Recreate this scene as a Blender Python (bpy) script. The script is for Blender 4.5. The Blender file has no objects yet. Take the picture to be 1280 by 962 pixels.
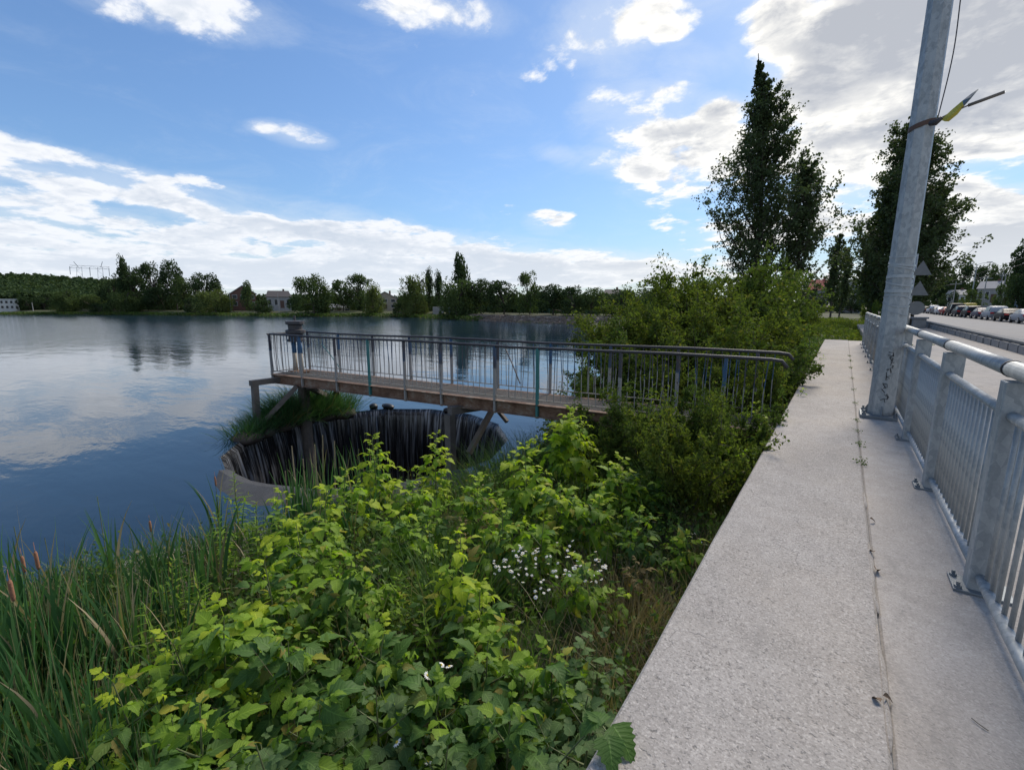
import bpy, bmesh, math, random
import numpy as np
from mathutils import Vector, Matrix, Quaternion, noise

random.seed(7); rng = np.random.default_rng(7)
R = math.radians; PI = math.pi
sc = bpy.context.scene
COL = sc.collection

# ------------------------------------------------------------------ camera
F, CX, CY = 565.0, 640.0, 481.0          # focal length and centre, in photograph pixels (1280 x 962)
PITCH, YAW, EYE = R(10.1), R(35.9), 1.45
cam_d = bpy.data.cameras.new('camera'); cam = bpy.data.objects.new('camera', cam_d); COL.objects.link(cam)
cam_d.sensor_width = 36; cam_d.lens = 36*F/1280; cam_d.clip_start = 0.05; cam_d.clip_end = 5000
cam.location = (0, 0, EYE); cam.rotation_euler = (R(90)-PITCH, 0, YAW)
sc.camera = cam
sc.render.resolution_x = 1024; sc.render.resolution_y = 769

def ray(px, py):
    u, v = px-CX, CY-py
    up = v*math.cos(PITCH)-F*math.sin(PITCH); fw = F*math.cos(PITCH)+v*math.sin(PITCH)
    return Vector((u*math.cos(YAW)-fw*math.sin(YAW), u*math.sin(YAW)+fw*math.cos(YAW), up))
def at(px, py, z):
    r = ray(px, py); return Vector((0, 0, EYE))+r*((z-EYE)/r.z)
def atd(px, py, D):                       # the point at horizontal distance D along the sight line
    r = ray(px, py); return Vector((0, 0, EYE))+r*(D/math.hypot(r.x, r.y))

# ------------------------------------------------------------------ light
SUN_AZ, SUN_EL = R(4), R(42)             # azimuth clockwise from +Y
sd = Vector((math.sin(SUN_AZ)*math.cos(SUN_EL), math.cos(SUN_AZ)*math.cos(SUN_EL), math.sin(SUN_EL)))
sl = bpy.data.lights.new('sun', 'SUN'); sl.energy = 3.7; sl.angle = R(26); sl.color = (1, .91, .79)
so = bpy.data.objects.new('sun', sl); COL.objects.link(so)
so.rotation_euler = (-sd).to_track_quat('-Z', 'Y').to_euler()
sc.view_settings.view_transform = 'Standard'; sc.view_settings.look = 'None'
sc.view_settings.gamma = 1; sc.view_settings.use_curve_mapping = False
sc.view_settings.exposure = 0.36

world = bpy.data.worlds.new('World'); sc.world = world; world.use_nodes = True
wt = world.node_tree; wt.nodes.clear()
class NB:
    """small node-building helper"""
    def __init__(s, t): s.t = t; s.n = t.nodes; s.l = t.links
    def set(s, sock, v):
        if isinstance(v, bpy.types.NodeSocket): s.l.new(v, sock)
        elif v is not None: sock.default_value = v
    def math(s, op, a, b=None, c=None, clamp=False):
        n = s.n.new('ShaderNodeMath'); n.operation = op; n.use_clamp = clamp
        for i, v in enumerate((a, b, c)):
            if v is not None: s.set(n.inputs[i], v)
        return n.outputs[0]
    def vmath(s, op, a, b=None):
        n = s.n.new('ShaderNodeVectorMath'); n.operation = op
        s.set(n.inputs[0], a)
        if b is not None: s.set(n.inputs['Scale' if op == 'SCALE' else 1], b)
        return n.outputs['Value' if op in ('DOT_PRODUCT', 'LENGTH') else 'Vector']
    def maprange(s, v, a, b, c=0., d=1., smooth=True):
        n = s.n.new('ShaderNodeMapRange'); n.interpolation_type = 'SMOOTHSTEP' if smooth else 'LINEAR'
        s.set(n.inputs['Value'], v)
        for k, x in zip(('From Min', 'From Max', 'To Min', 'To Max'), (a, b, c, d)): s.set(n.inputs[k], x)
        return n.outputs['Result']
    def mix(s, f, a, b, mode='MIX'):
        n = s.n.new('ShaderNodeMix'); n.data_type = 'RGBA'; n.blend_type = mode
        s.set(n.inputs['Factor'], f)
        s.set(n.inputs[6], col4(a)); s.set(n.inputs[7], col4(b)); return n.outputs[2]
    def noise(s, vec, scale, detail=4, rough=.5, dist=0, fac=True, typ='3D'):
        n = s.n.new('ShaderNodeTexNoise'); n.noise_dimensions = typ
        s.set(n.inputs['Vector'], vec); n.inputs['Scale'].default_value = scale
        n.inputs['Detail'].default_value = detail; n.inputs['Roughness'].default_value = rough
        n.inputs['Distortion'].default_value = dist
        return n.outputs['Fac' if fac else 'Color']
    def voronoi(s, vec, scale, feature='F1', out='Distance', rnd=1.):
        n = s.n.new('ShaderNodeTexVoronoi'); n.feature = feature
        s.set(n.inputs['Vector'], vec); n.inputs['Scale'].default_value = scale
        n.inputs['Randomness'].default_value = rnd
        return n.outputs[out]
    def mapping(s, vec, loc=(0, 0, 0), rot=(0, 0, 0), scale=(1, 1, 1), typ='POINT'):
        n = s.n.new('ShaderNodeMapping'); n.vector_type = typ
        s.set(n.inputs['Vector'], vec); n.inputs['Location'].default_value = loc
        n.inputs['Rotation'].default_value = rot; n.inputs['Scale'].default_value = scale
        return n.outputs[0]
    def ramp(s, f, stops):
        n = s.n.new('ShaderNodeValToRGB'); s.set(n.inputs[0], f)
        e = n.color_ramp.elements
        while len(e) < len(stops): e.new(.5)
        for el, (p, c) in zip(e, stops): el.position = p; el.color = col4(c)
        return n.outputs[0]
def col4(c):
    if isinstance(c, bpy.types.NodeSocket): return c
    if isinstance(c, (int, float)): return (c, c, c, 1)
    return (*c, 1) if len(c) == 3 else c

w = NB(wt)
sky = w.n.new('ShaderNodeTexSky'); sky.sky_type = 'NISHITA'; sky.sun_disc = False
sky.sun_elevation = SUN_EL; sky.sun_rotation = SUN_AZ
sky.air_density = 1.0; sky.dust_density = .6; sky.ozone_density = 2.0
skycol = w.mix(1.0, sky.outputs[0], (.093, .114, .134), 'MULTIPLY')
skysep = w.n.new('ShaderNodeSeparateColor'); w.l.new(skycol, skysep.inputs[0])
skycmb = w.n.new('ShaderNodeCombineColor')
for ch in range(3):       # sky brightness compressed to even out the glare round the sun
    w.l.new(w.math('DIVIDE', skysep.outputs[ch], w.math('MULTIPLY_ADD', skysep.outputs[0], .95, (.92, .93, .93)[ch])), skycmb.inputs[ch])
skycol = skycmb.outputs[0]
gen = w.n.new('ShaderNodeTexCoord').outputs['Generated']
dirv = w.vmath('NORMALIZE', gen)
sep = w.n.new('ShaderNodeSeparateXYZ'); w.l.new(dirv, sep.inputs[0])
dz = sep.outputs[2]
# blobs of cloud cover: photograph pixel, half-extents, tilt in degrees, amount
BLOBS = [
    (1130, 40, 200, 90, -8, .34), (1270, 120, 170, 70, 0, .30), (1000, 60, 90, 45, 35, .20), (1330, -120, 260, 200, 0, .32), (660, 90, 26, 16, 0, .16), (840, 45, 20, 12, 0, .18), (735, 130, 30, 18, 0, .12), (690, 190, 20, 10, 0, .16), (320, 160, 20, 8, 0, .14), (850, 110, 26, 14, 0, .14),
    (830, 165, 90, 40, 8, .36), (885, 205, 80, 32, 0, .26), (750, 205, 50, 14, 10, .22), (820, 238, 45, 18, 15, .20),
    (795, 10, 80, 36, -10, .30), (905, 133, 26, 14, 0, .24), (760, 75, 70, 40, 30, .19), (872, 78, 36, 20, 0, .20), (700, 60, 40, 20, 0, .13),
    (1040, 165, 85, 44, 30, .26), (1030, 235, 95, 52, -10, .33), (1240, 255, 120, 44, 15, .38), (1240, 322, 130, 30, 0, .36), (1190, 190, 70, 36, 0, .24), (950, 290, 90, 30, 0, .22),
    (230, 5, 110, 30, 12, .30), (530, 8, 90, 24, 10, .28), (367, 168, 40, 11, 12, .32),
    (40, 200, 170, 22, 14, .22), (40, 262, 200, 34, 10, .21), (260, 275, 190, 30, 14, .21), (450, 290, 170, 20, 12, .28),
    (600, 318, 190, 20, 6, .27), (130, 325, 320, 24, 2, .25), (420, 335, 200, 14, 2, .2), (760, 332, 120, 16, 0, .24), (685, 278, 24, 12, 0, .26),
    (-150, 280, 200, 70, 0, .28), (1088, 128, 62, 22, -22, -.34), (1235, 212, 80, 14, 4, -.40), (1115, 205, 28, 14, 0, -.25), (950, 250, 40, 26, 0, -.2), (60, 240, 160, 9, 12, -.16), (330, 262, 160, 8, 12, -.16), (1240, 345, 90, 8, 0, -.1), (150, 350, 420, 20, 0, .26), (620, 350, 420, 18, 0, .24), (1150, 352, 260, 22, 0, .26), (1230, 290, 160, 30, 0, .2)]
cover = None
for (bx, by, rx, ry, rot, amp) in BLOBS:
    c = ray(bx, by).normalized()
    e1 = ray(bx+rx*math.cos(R(rot)), by+rx*math.sin(R(rot))).normalized()-c
    s1 = e1.length; e1 = (e1-c*e1.dot(c)).normalized()
    e2 = c.cross(e1).normalized()
    s2 = (ray(bx-ry*math.sin(R(rot)), by+ry*math.cos(R(rot))).normalized()-c).length
    m = Matrix((e1, e2, c)).transposed()
    v = w.mapping(dirv, tuple(c), tuple(m.to_euler()), (s1*1.55, s2*1.55, 1.0), 'TEXTURE')
    g = w.n.new('ShaderNodeTexGradient'); g.gradient_type = 'SPHERICAL'; w.l.new(v, g.inputs[0])
    q = w.math('POWER', g.outputs['Fac'], .7)
    cover = w.math('MULTIPLY_ADD', q, amp, cover if cover is not None else 0.0)
# a broken veil goes on outside the frame, all round and behind
far = w.math('MAXIMUM', 0.0, w.vmath('DOT_PRODUCT', dirv, tuple(-(ray(640, 200).normalized()))))
cover = w.math('MULTIPLY_ADD', w.maprange(far, 0.0, .6), .22, cover)
hz = w.math('ADD', dz, .16)
inv = w.math('DIVIDE', 1.0, w.math('MAXIMUM', hz, .05))
pl = w.vmath('MULTIPLY', dirv, (1, 1, 1))
pl = w.vmath('SCALE', pl, inv)
base1 = w.noise(pl, 1.9, 10, .60, .25)
offv = w.vmath('ADD', pl, (math.sin(SUN_AZ)*.07, math.cos(SUN_AZ)*.07, .10))
base2 = w.noise(offv, 1.9, 6, .58, .25)
fine = w.noise(pl, 7.5, 8, .62, .3)
puff = w.math('MULTIPLY', w.math('SUBTRACT', fine, .5), .55)
dens = w.math('ADD', w.math('ADD', w.math('MULTIPLY', w.math('SUBTRACT', base1, .5), 1.9), puff), w.math('MULTIPLY_ADD', cover, 1.5, -.30))
alpha = w.maprange(dens, -.06, .15)
thick = w.maprange(dens, .05, .55, 0, 1)
fine2 = w.noise(w.vmath('ADD', pl, (math.sin(SUN_AZ)*.022, math.cos(SUN_AZ)*.022, .03)), 7.5, 6, .6, .3)
flit = w.math('MULTIPLY', w.math('SUBTRACT', fine, fine2), w.maprange(thick, .3, .9, 2.8, .5))
lit = w.math('MULTIPLY', w.math('SUBTRACT', base1, base2), 2.6)
shade = w.math('ADD', w.math('SUBTRACT', 1.0, w.math('MULTIPLY', thick, 1.0)), w.math('ADD', lit, w.math('ADD', flit, w.math('MULTIPLY', w.math('SUBTRACT', fine, .5), .9))), clamp=True)
nearsun = w.maprange(w.vmath('DOT_PRODUCT', dirv, tuple(sd)), .55, 1.0)
cwhite = w.mix(nearsun, (.74, .76, .80), (.90, .88, .83))
cgrey = w.mix(nearsun, (.48, .54, .63), (.40, .42, .465))
ccol = w.mix(shade, cgrey, cwhite)
hazef = w.maprange(dz, .0, .20, .55, 0)
skyh = w.mix(w.maprange(dz, -.02, .16, .45, 0), skycol, (.60, .68, .76))
veil = w.math('MULTIPLY', w.maprange(w.math('MULTIPLY_ADD', w.noise(pl, 2.6, 6, .7, .6), .5, cover), .22, .60), .42)
skyh = w.mix(veil, skyh, (.66, .71, .77))
ccol = w.mix(hazef, ccol, w.mix(nearsun, (.66, .71, .77), (.82, .81, .77)))
final = w.mix(alpha, skyh, ccol)
# the sky texture is black below the horizon: carry on with a dull ground tone
final = w.mix(w.maprange(dz, -.03, -.005, 1, 0), final, (.10, .11, .10))
bg = w.n.new('ShaderNodeBackground'); w.l.new(final, bg.inputs[0]); bg.inputs[1].default_value = 1.0
wo = w.n.new('ShaderNodeOutputWorld'); w.l.new(bg.outputs[0], wo.inputs[0])
world.cycles.sampling_method = 'MANUAL'; world.cycles.sample_map_resolution = 512

# ------------------------------------------------------------------ materials
def newmat(name):
    m = bpy.data.materials.new(name); m.use_nodes = True; t = m.node_tree; t.nodes.clear()
    b = NB(t); out = t.nodes.new('ShaderNodeOutputMaterial'); return m, b, out
def principled(b, out, color, rough=.6, metal=0., bump=None, bstr=.3, bdist=.01, spec=.5, coat=0):
    p = b.n.new('ShaderNodeBsdfPrincipled')
    b.set(p.inputs['Base Color'], col4(color)); b.set(p.inputs['Roughness'], rough)
    b.set(p.inputs['Metallic'], metal); p.inputs['Specular IOR Level'].default_value = spec
    p.inputs['Coat Weight'].default_value = coat
    if bump is not None:
        n = b.n.new('ShaderNodeBump'); n.inputs['Strength'].default_value = bstr; n.inputs['Distance'].default_value = bdist
        b.l.new(bump, n.inputs['Height']); b.l.new(n.outputs[0], p.inputs['Normal'])
    b.l.new(p.outputs[0], out.inputs[0]); return p
def obco(b): return b.n.new('ShaderNodeTexCoord').outputs['Object']
def simple(name, color, rough=.6, metal=0., var=.25, scale=6., bstr=.15, spec=.5, coat=0):
    m, b, out = newmat(name); co = obco(b)
    n = b.noise(co, scale, 6, .6); n2 = b.noise(co, scale*7, 3, .6)
    f = b.math('MULTIPLY_ADD', b.math('SUBTRACT', b.math('ADD', n, b.math('MULTIPLY', n2, .5)), .75), var*2, 1.0)
    c = b.mix(1.0, color, f, 'MULTIPLY')
    principled(b, out, c, b.math('MULTIPLY_ADD', n2, .2, rough-.1), metal, n2, bstr, .004, spec, coat); return m

def m_concrete(name, c0, c1, coarse, stain=None):
    m, b, out = newmat(name); co = obco(b)
    big = b.noise(co, 1.1, 6, .65, .4); mid = b.noise(co, 7, 6, .7, .3); fine = b.noise(co, 70, 4, .75)
    col = b.mix(b.maprange(b.math('ADD', b.math('MULTIPLY', big, .55), b.math('MULTIPLY', mid, .45)), .36, .64), c0, c1)
    warm = b.maprange(b.noise(co, .7, 4, .6), .42, .66)
    col = b.mix(b.math('MULTIPLY', warm, .45), col, (c1[0]*.98, c1[1]*.93, c1[2]*.86))
    # aggregate: dark and light grains of several sizes
    g1 = b.voronoi(co, 150, 'F1', 'Color'); sp = b.n.new('ShaderNodeSeparateColor'); b.l.new(g1, sp.inputs[0])
    grain = b.maprange(sp.outputs[0], .0, 1., -1, 1, False)
    col = b.mix(b.math('MULTIPLY', b.maprange(sp.outputs[0], .70, .95), .42 if coarse else .22), col, tuple(x*.40 for x in c0))
    col = b.mix(b.math('MULTIPLY', b.maprange(sp.outputs[1], .72, .95), .38 if coarse else .18), col, tuple(min(.85, x*1.6) for x in c1))
    worn = b.maprange(b.noise(co, 2.3, 5, .7, .5), .38, .60, .15, 1)
    pits = b.math('MULTIPLY', b.maprange(b.noise(co, 46 if coarse else 90, 3, .6), .33, .42, 1, 0), worn)
    col = b.mix(b.math('MULTIPLY', pits, .52 if coarse else .35), col, tuple(x*.30 for x in c0))
    lt = b.math('MULTIPLY', b.maprange(b.noise(co, 38, 3, .6), .58, .70), worn)
    col = b.mix(b.math('MULTIPLY', lt, .5 if coarse else .2), col, tuple(min(.85, x*1.45) for x in c1))
    col = b.mix(b.math('MULTIPLY', b.maprange(fine, .35, .65), .28), col, tuple(x*.55 for x in c0))
    spot = b.maprange(b.noise(co, 11, 4, .75), .66, .74)
    col = b.mix(b.math('MULTIPLY', spot, .45), col, (.12, .11, .10))
    st = b.maprange(b.noise(b.mapping(co, scale=(2.6, .9, 1)), 1.7, 7, .72, .9), .52, .70)
    col = b.mix(b.math('MULTIPLY', st, .40 if not coarse else .24), col, (.15, .145, .135))
    crk = b.voronoi(b.vmath('ADD', co, b.vmath('SCALE', b.noise(co, 3, 4, .6, fac=False), .35)), .8, 'DISTANCE_TO_EDGE')
    crack = b.math('MULTIPLY', b.maprange(crk, .0, .0035, 1, 0), b.maprange(big, .5, .56))
    col = b.mix(b.math('MULTIPLY', crack, .28), col, (.07, .065, .06))
    h = b.math('ADD', b.math('MULTIPLY', grain, .30 if coarse else .06), b.math('MULTIPLY', pits, -1.4))
    h = b.math('ADD', h, b.math('ADD', b.math('MULTIPLY', mid, 1.3), b.math('MULTIPLY', fine, .6 if coarse else .3)))
    h = b.math('SUBTRACT', h, crack)
    principled(b, out, col, .9, 0, h, .5 if coarse else .35, .006, .25); return m
M = {}
M['slab'] = m_concrete('rough_concrete', (.305, .282, .257), (.40, .373, .343), True)
M['strip'] = m_concrete('smooth_concrete', (.325, .297, .266), (.43, .397, .36), False)
M['paving'] = m_concrete('paving_concrete', (.25, .235, .22), (.34, .32, .30), False)
M['wet_concrete'] = m_concrete('wet_grey_concrete', (.045, .047, .050), (.085, .088, .092), True)
M['deck'] = m_concrete('dirty_deck_concrete', (.040, .037, .034), (.085, .078, .072), True)
M['old_concrete'] = m_concrete('weathered_concrete', (.19, .185, .175), (.30, .29, .275), True)
M['dark_concrete'] = m_concrete('dark_concrete', (.13, .135, .14), (.20, .205, .21), True)
M['block_concrete'] = m_concrete('block_concrete', (.19, .195, .205), (.28, .285, .29), True)

def m_galv():
    m, b, out = newmat('galvanised_steel'); co = obco(b)
    sp = b.voronoi(b.mapping(co, scale=(1, 1, .55)), 34, 'F1', 'Color')
    spn = b.noise(co, 60, 3, .7); big = b.noise(b.mapping(co, scale=(1, 1, .3)), 5, 5, .65)
    v = b.n.new('ShaderNodeSeparateColor'); b.l.new(sp, v.inputs[0])
    f = b.math('ADD', b.math('MULTIPLY', v.outputs[0], .25), b.math('ADD', b.math('MULTIPLY', spn, .35), b.math('MULTIPLY', big, .55)))
    col = b.mix(b.maprange(f, .35, .80), (.25, .272, .28), (.37, .39, .395))
    dirt = b.maprange(b.noise(b.mapping(co, scale=(1, 1, .18)), 11, 5, .7), .60, .78)
    col = b.mix(b.math('MULTIPLY', dirt, .4), col, (.17, .17, .165))
    principled(b, out, col, b.maprange(f, .3, .8, .68, .52), .35, spn, .2, .003); return m
M['galv'] = m_galv()
M['galv_dark'] = simple('dull_galvanised_steel', (.18, .20, .215), .6, .5)
M['sign_back'] = simple('dull_sign_back', (.12, .13, .135), .6, .1)
M['rubber'] = simple('black_rubber', (.02, .02, .02), .6)
def m_rust():
    m, b, out = newmat('rusty_painted_steel'); co = obco(b)
    a = b.noise(co, 3.5, 8, .7, .4); c = b.noise(b.mapping(co, scale=(1, 1, 3)), 14, 6, .7)
    col = b.ramp(b.math('ADD', b.math('MULTIPLY', a, .6), b.math('MULTIPLY', c, .4)),
                 [(.30, (.035, .022, .016)), (.43, (.10, .050, .028)), (.52, (.17, .105, .07)), (.60, (.21, .175, .14)), (.72, (.28, .26, .23))])
    principled(b, out, col, .85, .0, c, .6, .01); return m
M['rust'] = m_rust()
M['bark_dark'] = simple('dark_bark', (.055, .045, .036), .9, 0, .5, 9, .8)
M['bark'] = simple('grey_bark', (.14, .12, .10), .9, 0, .5, 9, .8)
M['trestle'] = simple('weathered_steel_beam', (.105, .092, .082), .8, .0, .5, 7, .5)
def m_picket(zsplit):
    """blue paint above, worn grey primer below"""
    m, b, out = newmat('blue_over_grey_paint'); co = obco(b)
    s = b.n.new('ShaderNodeSeparateXYZ'); b.l.new(b.n.new('ShaderNodeNewGeometry').outputs['Position'], s.inputs[0])
    nz = b.noise(co, 20, 6, .7)
    nb = b.noise(co, 1.1, 2, .5)
    t = b.maprange(b.math('MULTIPLY_ADD', b.math('SUBTRACT', nz, .5), .12, s.outputs[2]), zsplit-.012, zsplit+.012)
    blue = b.mix(b.maprange(nb, .44, .56), (.020, .075, .16), (.045, .045, .055))
    col = b.mix(t, (.24, .235, .225), blue)
    col = b.mix(b.maprange(nz, .56, .66), col, (.09, .05, .035))
    principled(b, out, col, .6, .0, nz, .4, .003); return m
M['picket'] = m_picket(.31)
M['rail_dark'] = simple('dark_worn_paint', (.045, .042, .045), .6, .1, .6, 15, .3)
M['teal'] = simple('teal_paint', (.03, .15, .15), .6, .0, .5, 15)
M['blue'] = simple('blue_paint', (.02, .085, .19), .55, .0, .5, 10)
M['cream'] = simple('worn_cream_paint', (.30, .27, .22), .7, .0, .5, 12, .4)
M['asphalt'] = simple('asphalt', (.135, .135, .14), .85, 0, .3, 1.2, .5)
M['kerb'] = simple('kerb_stone', (.27, .27, .26), .85)
M['white_paint'] = simple('road_paint', (.62, .62, .60), .7)
M['dry_leaf'] = simple('dry_leaf', (.13, .085, .05), .8)

def m_leaf(name, c1, c2, c3=None, transl=.45, rough=.55, veins=False, wpos=1.2, spec=.22):
    m, b, out = newmat(name)
    g = b.n.new('ShaderNodeNewGeometry'); oi = b.n.new('ShaderNodeObjectInfo')
    rnd = b.math('FRACT', b.math('ADD', g.outputs['Random Per Island'], oi.outputs['Random']))
    pos = g.outputs['Position']
    patch = b.noise(pos, wpos, 3, .6)
    col = b.mix(b.math('ADD', b.math('MULTIPLY', rnd, .6), b.maprange(patch, .35, .65, 0, .4)), c1, c2)
    if c3: col = b.mix(b.maprange(rnd, .93, .96), col, c3)
    bump = None
    if veins:
        uv = b.n.new('ShaderNodeUVMap').outputs[0]
        s = b.n.new('ShaderNodeSeparateXYZ'); b.l.new(uv, s.inputs[0])
        au = b.math('ABSOLUTE', s.outputs[0])
        mid = b.maprange(au, .02, .09, 1, 0)
        side = b.math('SINE', b.math('MULTIPLY', b.math('SUBTRACT', s.outputs[1], b.math('MULTIPLY', au, .22)), 52))
        sv = b.maprange(side, .75, 1.0)
        vn = b.math('MAXIMUM', mid, b.math('MULTIPLY', sv, .45))
        col = b.mix(b.math('MULTIPLY', vn, .35), col, tuple(min(1, x*1.9+.02) for x in c2))
        blot = b.noise(pos, 55, 3, .6)
        col = b.mix(b.maprange(blot, .66, .74), col, tuple(x*.7 for x in c1))
        bump = b.math('SUBTRACT', b.math('MULTIPLY', side, .5), vn)
    p = principled(b, out, col, rough, 0, bump, .35, .003, spec)
    tr = b.n.new('ShaderNodeBsdfTranslucent')
    tc = b.mix(1.0, col, (1.35, 1.45, .65), 'MULTIPLY'); b.l.new(tc, tr.inputs[0])
    mx = b.n.new('ShaderNodeMixShader'); mx.inputs[0].default_value = transl
    b.l.new(p.outputs[0], mx.inputs[1]); b.l.new(tr.outputs[0], mx.inputs[2]); b.l.new(mx.outputs[0], out.inputs[0])
    return m
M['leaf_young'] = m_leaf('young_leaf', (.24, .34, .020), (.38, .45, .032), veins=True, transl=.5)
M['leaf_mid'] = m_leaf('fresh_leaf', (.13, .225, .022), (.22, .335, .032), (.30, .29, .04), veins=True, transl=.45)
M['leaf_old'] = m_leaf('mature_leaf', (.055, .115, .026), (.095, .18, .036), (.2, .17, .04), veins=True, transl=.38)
M['bramble'] = m_leaf('bramble_leaf', (.075, .13, .045), (.12, .19, .06), veins=True, transl=.38)
M['red_leaf'] = m_leaf('reddish_leaf', (.12, .09, .035), (.17, .13, .04), veins=True, transl=.38)
M['herb'] = m_leaf('undergrowth_leaf', (.045, .085, .020), (.095, .15, .030), (.13, .12, .045), transl=.35)
M['herb_light'] = m_leaf('weed_leaf', (.06, .13, .03), (.12, .20, .04), (.17, .16, .05), transl=.4)
M['grass'] = m_leaf('grass_blade', (.045, .095, .03), (.10, .17, .05), (.22, .19, .10), transl=.35, wpos=.8)
M['dry_grass'] = m_leaf('dry_grass_blade', (.17, .13, .085), (.30, .25, .16), transl=.25)
M['reed'] = m_leaf('reed_blade', (.030, .085, .036), (.070, .150, .052), (.18, .16, .08), transl=.3, rough=.4)
M['reed_dry'] = m_leaf('dead_reed_blade', (.20, .165, .10), (.32, .27, .18), transl=.2)
M['cattail'] = simple('cattail_head', (.26, .12, .07), .9, 0, .4, 60, .6)
M['stem'] = simple('green_stem', (.11, .13, .05), .7)
M['stem_red'] = simple('reddish_stem', (.19, .10, .075), .7)
M['poplar'] = m_leaf('poplar_leaf', (.042, .062, .028), (.078, .108, .044), transl=.28, wpos=.4, rough=.6, spec=.15)
M['shrub'] = m_leaf('shrub_leaf', (.058, .090, .019), (.120, .152, .028), (.16, .16, .035), transl=.35, rough=.8, spec=.08, wpos=.6)
M['shrub_b'] = m_leaf('dark_shrub_leaf', (.046, .080, .020), (.095, .135, .030), (.13, .13, .035), transl=.33, rough=.8, spec=.08, wpos=.6)
M['willow'] = m_leaf('willow_leaf', (.075, .105, .038), (.135, .165, .058), transl=.3, rough=.9, spec=.05, wpos=.12)
M['far_tree'] = m_leaf('far_tree_leaf', (.045, .075, .030), (.095, .130, .050), transl=.25, rough=.9, spec=.05, wpos=.12)
M['far_dark'] = m_leaf('far_dark_tree_leaf', (.026, .048, .024), (.058, .085, .036), transl=.2, rough=.9, spec=.05, wpos=.1)
M['petal'] = simple('white_petal', (.78, .78, .76), .7, 0, .1)
M['pistil'] = simple('yellow_flower_centre', (.65, .48, .05), .7)
def m_ground():
    m, b, out = newmat('bank_soil'); pos = b.n.new('ShaderNodeNewGeometry').outputs['Position']
    n = b.noise(pos, 1.5, 7, .65); f = b.noise(pos, 22, 5, .7); far = b.noise(pos, .06, 4, .6)
    col = b.mix(b.maprange(n, .4, .6), (.05, .042, .030), (.045, .065, .025))
    col = b.mix(b.maprange(f, .45, .7), col, (.095, .085, .055))
    col = b.mix(b.math('MULTIPLY', b.maprange(far, .4, .6), .4), col, (.10, .12, .05))
    principled(b, out, col, .95, 0, f, .8, .03, .2); return m
M['ground'] = m_ground()
def m_water():
    m, b, out = newmat('lake_water'); pos = b.n.new('ShaderNodeNewGeometry').outputs['Position']
    a = b.noise(b.mapping(pos, rot=(0, 0, R(28)), scale=(1, 2.6, 1)), .42, 4, .5, .3)
    c = b.noise(b.mapping(pos, rot=(0, 0, R(40)), scale=(1, 2.0, 1)), 3.0, 4, .6, .2)
    # wind ruffles the open lake, the corner by the shaft lies calm
    dist = b.vmath('LENGTH', b.vmath('SUBTRACT', pos, (-4, 4, -1.55)))
    big = b.noise(b.mapping(pos, rot=(0, 0, R(36)), scale=(.35, 1, 1)), .05, 4, .55)
    open_ = b.maprange(b.math('MULTIPLY_ADD', b.math('SUBTRACT', big, .5), 70, dist), 22, 75, 0, 1)
    h = b.math('ADD', b.math('MULTIPLY', a, b.math('MULTIPLY_ADD', open_, .60, .24)), b.math('MULTIPLY', c, b.math('MULTIPLY_ADD', open_, .36, .022)))
    p = principled(b, out, (.012, .028, .048), b.math('MULTIPLY_ADD', open_, .08, .02), 0, h, .085, 1.0, .5)
    p.inputs['IOR'].default_value = 1.333
    return m
M['water'] = m_water()
def m_fall():
    m, b, out = newmat('falling_water'); co = obco(b)
    uv = b.n.new('ShaderNodeUVMap').outputs[0]
    s1 = b.noise(b.mapping(uv, scale=(150, .8, 1)), 1.0, 4, .6, .15)
    s2 = b.noise(b.mapping(uv, scale=(40, .7, 1)), 1.0, 4, .6, .3)
    sy = b.n.new('ShaderNodeSeparateXYZ'); b.l.new(uv, sy.inputs[0])
    v = b.math('ADD', b.math('MULTIPLY', s1, .6), b.math('MULTIPLY', s2, .45))
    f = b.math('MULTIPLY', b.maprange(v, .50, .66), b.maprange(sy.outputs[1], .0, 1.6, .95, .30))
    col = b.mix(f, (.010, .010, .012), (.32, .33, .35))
    principled(b, out, col, .25, 0, v, .5, .03); return m
M['fall'] = m_fall()
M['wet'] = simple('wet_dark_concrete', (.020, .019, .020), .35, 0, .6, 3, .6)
M['glass'] = simple('window_glass', (.02, .025, .03), .15, 0, .1, 3, 0, .35)
M['tyre'] = simple('tyre', (.018, .018, .018), .8)
M['rim'] = simple('alloy_rim', (.35, .36, .38), .35, .8)
M['lamp_red'] = simple('red_lamp_lens', (.45, .02, .02), .2)
M['lamp_white'] = simple('clear_lamp_lens', (.7, .7, .7), .15)
M['plate'] = simple('white_plate', (.7, .7, .68), .5)
M['ink'] = simple('black_ink', (.012, .012, .014), .7)
M['tape'] = simple('clear_tape', (.30, .33, .35), .25)
M['flag_y'] = simple('yellow_cloth', (.42, .36, .05), .8)
M['flag_b'] = simple('blue_grey_cloth', (.09, .13, .16), .8)
M['wood'] = simple('grey_wood', (.15, .13, .11), .8)
M['tar'] = simple('black_debris', (.01, .01, .01), .5)
for k, c in dict(brick=(.15, .075, .055), white=(.52, .52, .50), grey=(.27, .27, .27), red=(.30, .07, .045), roof_dark=(.05, .045, .045),
                 roof_grey=(.25, .25, .26), beige=(.33, .29, .23), teal_w=(.05, .17, .17), brown=(.10, .06, .045), red_b=(.22, .045, .035), bluewall=(.10, .14, .20)).items():
    M['w_'+k] = simple('wall_'+k, c, .85, 0, .3, 2)
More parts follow.
